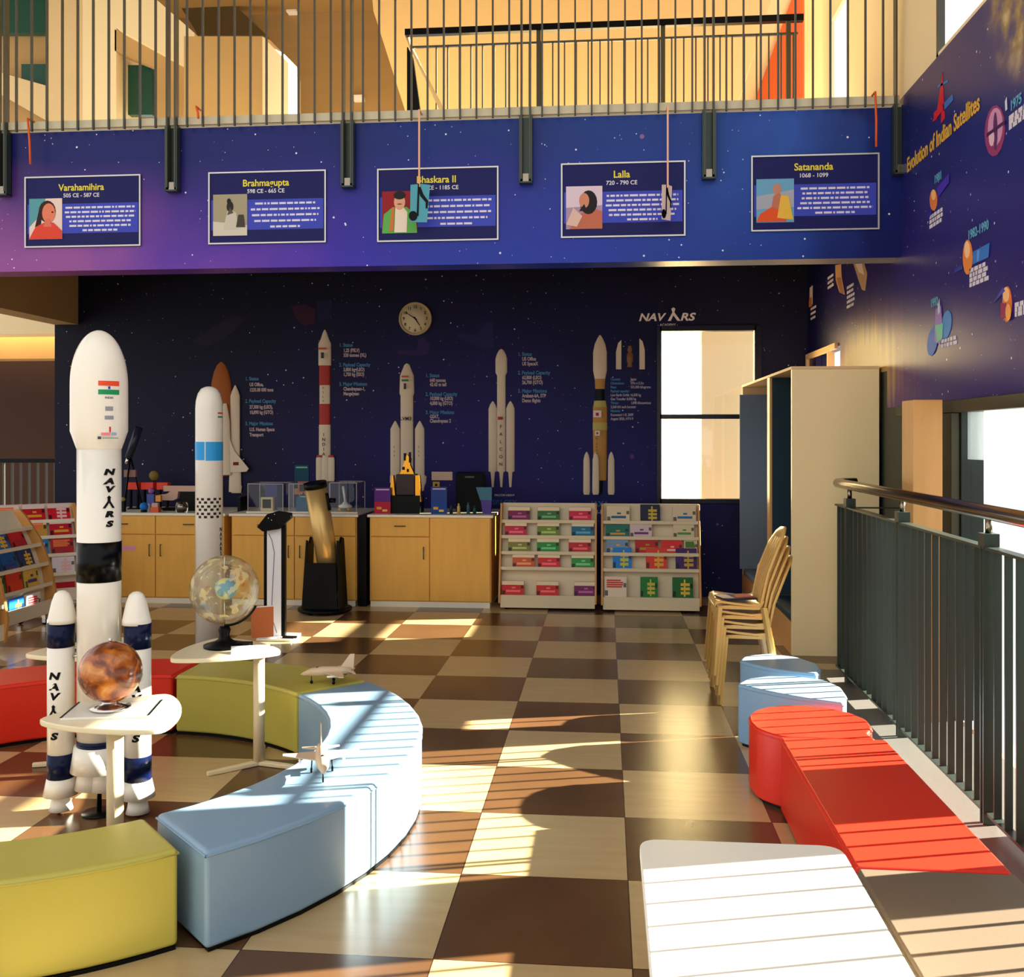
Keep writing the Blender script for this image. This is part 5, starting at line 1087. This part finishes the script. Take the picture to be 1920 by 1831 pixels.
# celestial globe
def gpos(px, py, Z0): p = onZ(px, py, Z0); return p
gp = Vector((-1.86, 4.78, 0)); D1 = gp.x*-math.sin(TH)+gp.y*math.cos(TH)
gx = (421-CX)/F*D1; GX = gx*math.cos(TH)-D1*math.sin(TH); GY = gx*math.sin(TH)+D1*math.cos(TH); GZ = EYE-(1105-HY)/F*D1; GR = 64/F*D1
g = thing('celestial_globe', 'clear celestial globe with a small blue earth inside, on a black base', 'globe', (GX, GY, .557))
gm = bpy.data.materials.new('celestial_globe_shell'); gm.use_nodes = True; q = NT(gm); nt = gm.node_tree; out = nt.nodes['Material Output']; nt.nodes.remove(nt.nodes['Principled BSDF'])
tc = q.n('ShaderNodeTexCoord'); no = q.n('ShaderNodeTexNoise'); no.inputs['Scale'].default_value = 22; no.inputs['Detail'].default_value = 5; q.l(tc.outputs['Object'], no.inputs['Vector'])
no2 = q.n('ShaderNodeTexNoise'); no2.inputs['Scale'].default_value = 9; q.l(tc.outputs['Object'], no2.inputs['Vector'])
colr = q.ramp(no2.outputs[0], [(.35, (206, 60, 70)), (.42, (246, 226, 150)), (.6, (236, 220, 180)), (.7, (110, 150, 190))])
di = q.n('ShaderNodeBsdfDiffuse'); q.l(colr, di.inputs[0]); tr = q.n('ShaderNodeBsdfTransparent'); tr.inputs[0].default_value = (.97, .95, .86, 1)
gl = q.n('ShaderNodeBsdfGlossy'); gl.inputs['Roughness'].default_value = .08
m1 = q.n('ShaderNodeMixShader'); k = q.math('ADD', q.math('MULTIPLY', q.math('GREATER_THAN', no.outputs[0], .57), .42), .10); q.l(k, m1.inputs[0]); q.l(tr.outputs[0], m1.inputs[1]); q.l(di.outputs[0], m1.inputs[2])
fr = q.n('ShaderNodeLayerWeight'); fr.inputs[0].default_value = .25; m2 = q.n('ShaderNodeMixShader'); q.l(q.math('MULTIPLY', fr.outputs['Fresnel'], .6), m2.inputs[0]); q.l(m1.outputs[0], m2.inputs[1]); q.l(gl.outputs[0], m2.inputs[2]); q.l(m2.outputs[0], out.inputs[0])
em = bpy.data.materials.new('earth_print'); em.use_nodes = True; q = NT(em); b = em.node_tree.nodes['Principled BSDF']; tc = q.n('ShaderNodeTexCoord'); no = q.n('ShaderNodeTexNoise'); no.inputs['Scale'].default_value = 14; q.l(tc.outputs['Object'], no.inputs['Vector']); q.l(q.ramp(no.outputs[0], [(.5, (90, 170, 214)), (.56, (226, 226, 160))]), b.inputs['Base Color'])
MB().sphere((0, 0, GZ-.557), GR, 40, 22).build('clear_sphere', gm, g)
MB().sphere((.005, 0, GZ-.557+.005), GR*.315, 28, 16).build('earth_ball', em, g)
MB().tube([(0, 0, GZ-.557-GR*.98), (0, 0, GZ-.557-GR*.3)], .003, 8).tube([(0, 0, GZ-.557+GR*.3), (0, 0, GZ-.557+GR*.98)], .003, 8).build('axis_rod', M['chrome'], g)
MB().lathe([(.001, 0), (.10, 0), (.10, .012), (.05, .026), (.03, .04), (.024, .06), (.03, .085), (.022, .1), (.001, .1)], (0, 0, 0), 32).box(.0, .13, -.02, .035, 0, .022).build('base', M['black'], g)
a = [Vector((math.cos(t)*(GR+.008), 0, GZ-.557+math.sin(t)*(GR+.008))) for t in [math.radians(v) for v in range(-90, -25, 8)]]; MB().tube(a, .006, 8).build('support_arm', M['black'], g)
p = onZ(492, 1194, .557); g = thing('display_book', 'orange-brown book standing on the celestial globe table', 'book', (p.x, p.y, .557), math.radians(28))
MB().box(-.055, .055, -.01, .01, 0, .155).build('cover', M['cardbox'], g, bevel=.002); MB().box(-.052, .052, -.008, .008, .155, .158).build('page_edge', M['paper'], g)
p = onZ(470, 1222, .557); g = thing('name_card', 'white folded card lying on the celestial globe table', 'card', (p.x-.0, p.y, .557), .35); MB().prism([(-.09, -.035, 0), (.09, -.035, 0), (.09, .03, .022), (-.09, .03, .022)], (0, 0, .004)).build('card_face', M['paper'], g)
# brown globe
D2 = T2.x*-math.sin(TH)+(T2.y+.02)*math.cos(TH)
gx = (207-CX)/F*D2; GX = gx*math.cos(TH)-D2*math.sin(TH); GY = gx*math.sin(TH)+D2*math.cos(TH); GZ = EYE-(1259-HY)/F*D2; GR = 57/F*D2
bm_ = bpy.data.materials.new('amber_globe'); bm_.use_nodes = True; q = NT(bm_); b = bm_.node_tree.nodes['Principled BSDF']; tc = q.n('ShaderNodeTexCoord'); no = q.n('ShaderNodeTexNoise'); no.inputs['Scale'].default_value = 11; no.inputs['Detail'].default_value = 7; no.inputs['Distortion'].default_value = 1.2; q.l(tc.outputs['Object'], no.inputs['Vector'])
q.l(q.ramp(no.outputs[0], [(.3, (56, 22, 10)), (.45, (118, 52, 18)), (.55, (176, 96, 28)), (.7, (214, 150, 70))]), b.inputs['Base Color']); b.inputs['Roughness'].default_value = .25; b.inputs['Coat Weight'].default_value = .4
TZ = .557
g = thing('planet_globe', 'glossy amber-brown planet globe on a silver foot', 'globe', (GX, GY, TZ+.012))
MB().sphere((0, 0, GZ-TZ-.012), GR, 40, 22).build('sphere', bm_, g)
h0 = GZ-TZ-.012-GR
MB().lathe([(.001, 0), (.072, 0), (.074, .006), (.05, .012), (.03, .018), (.028, max(h0, .03)+.006), (.04, max(h0, .03)+.012), (.03, max(h0, .03)+.016), (.001, max(h0, .03)+.014)], (0, 0, 0), 30).build('foot_ring', M['chrome'], g)
p = onZ(290, 1225, .9); MB().tube([(0, 0, GZ-TZ-.012+GR-.003), (0, 0, GZ-TZ-.012+GR+.012)], .006, 8).build('top_pin', M['chrome'], g)
g = thing('acrylic_stand', 'clear acrylic tray under the amber-brown globe', 'tray', (GX+.01, GY, TZ), math.radians(12)); MB().box(-.155, .155, -.11, .11, 0, .01).build('tray_plate', mat('frosted_acrylic', (232, 230, 220), .25), g, bevel=.002); MB().box(-.157, -.150, -.11, .11, .010, .0115).box(.150, .157, -.11, .11, .010, .0115).build('edge_line', M['black'], g)

# ================================================================== TELESCOPE, KIOSK
BX, BY = -2.53, 8.93
g = thing('dobsonian_telescope', 'big black and silver reflector telescope on its floor base', 'telescope', (BX, BY, 0))
MB().lathe([(.001, .02), (.24, .02), (.245, .03), (.24, .045), (.001, .045)], (0, 0, 0), 40).build('ground_board', M['black'], g)
for k in range(3): MB().lathe([(.001, 0), (.02, 0), (.02, .02), (.001, .02)], (.17*math.cos(k*2.09), .17*math.sin(k*2.09), 0), 12).build('foot', M['black'], g)
for s in (-1, 1): MB().prism([(s*.165-(.01 if s < 0 else .01), -.14, .05), (s*.165-.01, .14, .05), (s*.14-.01, .11, .66), (s*.14-.01, .03, .68), (s*.14-.01, -.02, .62), (s*.14-.01, -.09, .66)], (.02, 0, 0)).build('side_board', M['black'], g, bevel=.004)
MB().prism([(-.155, -.145, .05), (.155, -.145, .05), (.135, -.135, .46), (-.135, -.135, .46)], (0, .016, 0)).build('front_board', M['black'], g)
t0, t1 = Vector((.06, .05, .18)), Vector((-.055, -.10, 1.13)); d = (t1-t0)
MB().tube([t0, t1], .098, 32).build('optical_tube', mat('champagne_metal', (214, 178, 112), .33, .55), g)
MB().tube([t1, t1+d.normalized()*.05], .103, 32).build('end_cap', M['black'], g); MB().tube([t0+d*.02, t0+d*.06], .102, 32).build('mirror_cell', M['black'], g)
a = t1-d*.12+Vector((.09, 0, 0)); MB().tube([a, a+Vector((.07, 0, .0))], .022, 16).build('focuser', M['black'], g); a = t1-d*.14+Vector((.10, -.04, .03)); MB().tube([a-d*.1, a+d*.06], .015, 12).build('finder_scope', M['black'], g)
p = onZ(516, 1196); g = thing('information_kiosk', 'narrow white lit-up floor stand with a tilted black head', 'stand', (p.x, p.y, 0)); K = (p.x*-math.sin(TH)+p.y*math.cos(TH))/F
zk = lambda y: EYE-(y-HY)*K
MB().box(-.06, .055, -.02, .02, .02, zk(988)).build('white_panel', mat('white_print_panel', (250, 250, 255), .35), g)
MB().box(-.085, -.06, -.02, .02, .02, zk(980)).build('side_rail', M['black'], g); MB().box(.055, .085, -.02, .02, .02, zk(980)).build('side_rail', M['black'], g)
m = MB(); rnd = random.Random(9)
pts = [(-.045, zk(1000)), (-.02, zk(1012)), (-.0, zk(1035)), (-.01, zk(1080)), (-.02, zk(1130)), (-.015, zk(1160)), (.02, zk(1185))]
m.tube([(x, -.0215, z) for x, z in pts], .0028, 6); m.build('printed_curve', flat((120, 120, 150)), g)
m = MB(); c = zk(977); m.prism([(-.125, -.07, c-.04), (-.045, -.07, c+.06), (.04, -.07, c+.085), (.145, -.07, c+.07), (.15, -.07, c+.035), (.05, -.07, c-.055), (-.08, -.07, c-.075)], (0, .05, 0)); m.build('tilted_head', M['black'], g, bevel=.004)
for x, z in ((-.03, .03), (-.005, .015), (.02, .06)): MB().sphere((x, -.071, c+z), .006, 8, 6).build('led', M['chrome'], g)
MB().box(-.11, .17, -.13, .13, 0, .02).build('base_plate', mat('white_base_plate', (236, 232, 226), .3), g, bevel=.004)
MB().box(.09, .20, -.10, -.06, .02, .035).build('pedal', M['black'], g)

# ================================================================== MODEL JETS
def jet(lab, loc, rz, sc):
    g = thing('model_jet', lab, 'model plane', loc, rz); jm = mat('beige_jet_paint', (208, 184, 156), .35)
    S_ = lambda p: tuple(v*sc for v in p)
    m = MB(); m.tube([S_(v) for v in ((0, -.5, .17), (0, -.44, .185), (0, -.3, .21), (0, -.1, .22), (0, .2, .22), (0, .42, .22))], [sc*r for r in (.006, .035, .075, .09, .08, .055)], 16); m.build('fuselage', jm, g)
    m = MB(); m.tube([S_(v) for v in ((0, -.28, .25), (0, -.2, .275), (0, -.08, .27))], [sc*.008, sc*.032, sc*.02], 12); m.build('canopy', mat('canopy_glass', (60, 50, 44), .08), g)
    for s in (-1, 1):
        MB().prism([S_(v) for v in ((s*.04, -.12, .205), (s*.48, .2, .195), (s*.48, .28, .195), (s*.04, .26, .205))], (0, 0, .012*sc)).build('wing', jm, g)
        MB().prism([S_(v) for v in ((s*.03, .34, .21), (s*.24, .46, .20), (s*.24, .5, .20), (s*.03, .46, .21))], (0, 0, .010*sc)).build('tailplane', jm, g)
        MB().tube([S_((s*.12, .1, .205)), S_((s*.13, .1, .03))], .008*sc, 8).lathe([(.001, -.012*sc), (.03*sc, -.012*sc), (.03*sc, .012*sc), (.001, .012*sc)], S_((s*.13, .1, .03)), 14, 'X').build('landing_gear', M['black'], g)
        MB().tube([S_((s*.27, -.02, .175)), S_((s*.27, .2, .175))], .018*sc, 10).build('missile', M['paper'], g)
    MB().prism([S_(v) for v in ((-.006, .2, .26), (-.006, .40, .52), (-.006, .48, .52), (-.006, .46, .24))], (.012*sc, 0, 0)).build('tail_fin', jm, g)
    MB().tube([S_((0, -.3, .18)), S_((0, -.3, .03))], .008*sc, 8).lathe([(.001, -.01*sc), (.028*sc, -.01*sc), (.028*sc, .01*sc), (.001, .01*sc)], S_((0, -.3, .03)), 14, 'X').build('nose_gear', M['black'], g)
    return g
p = onZ(604, 1452, HB); jet('beige model jet pointing forward on the pale blue curved bench', (p.x, p.y, HB+.001), math.radians(18), .30)
p = onZ(622, 1284, HB); jet('beige model jet at the end of the far lime bench', (p.x-.03, p.y+.04, HB+.001), math.radians(-75), .28)
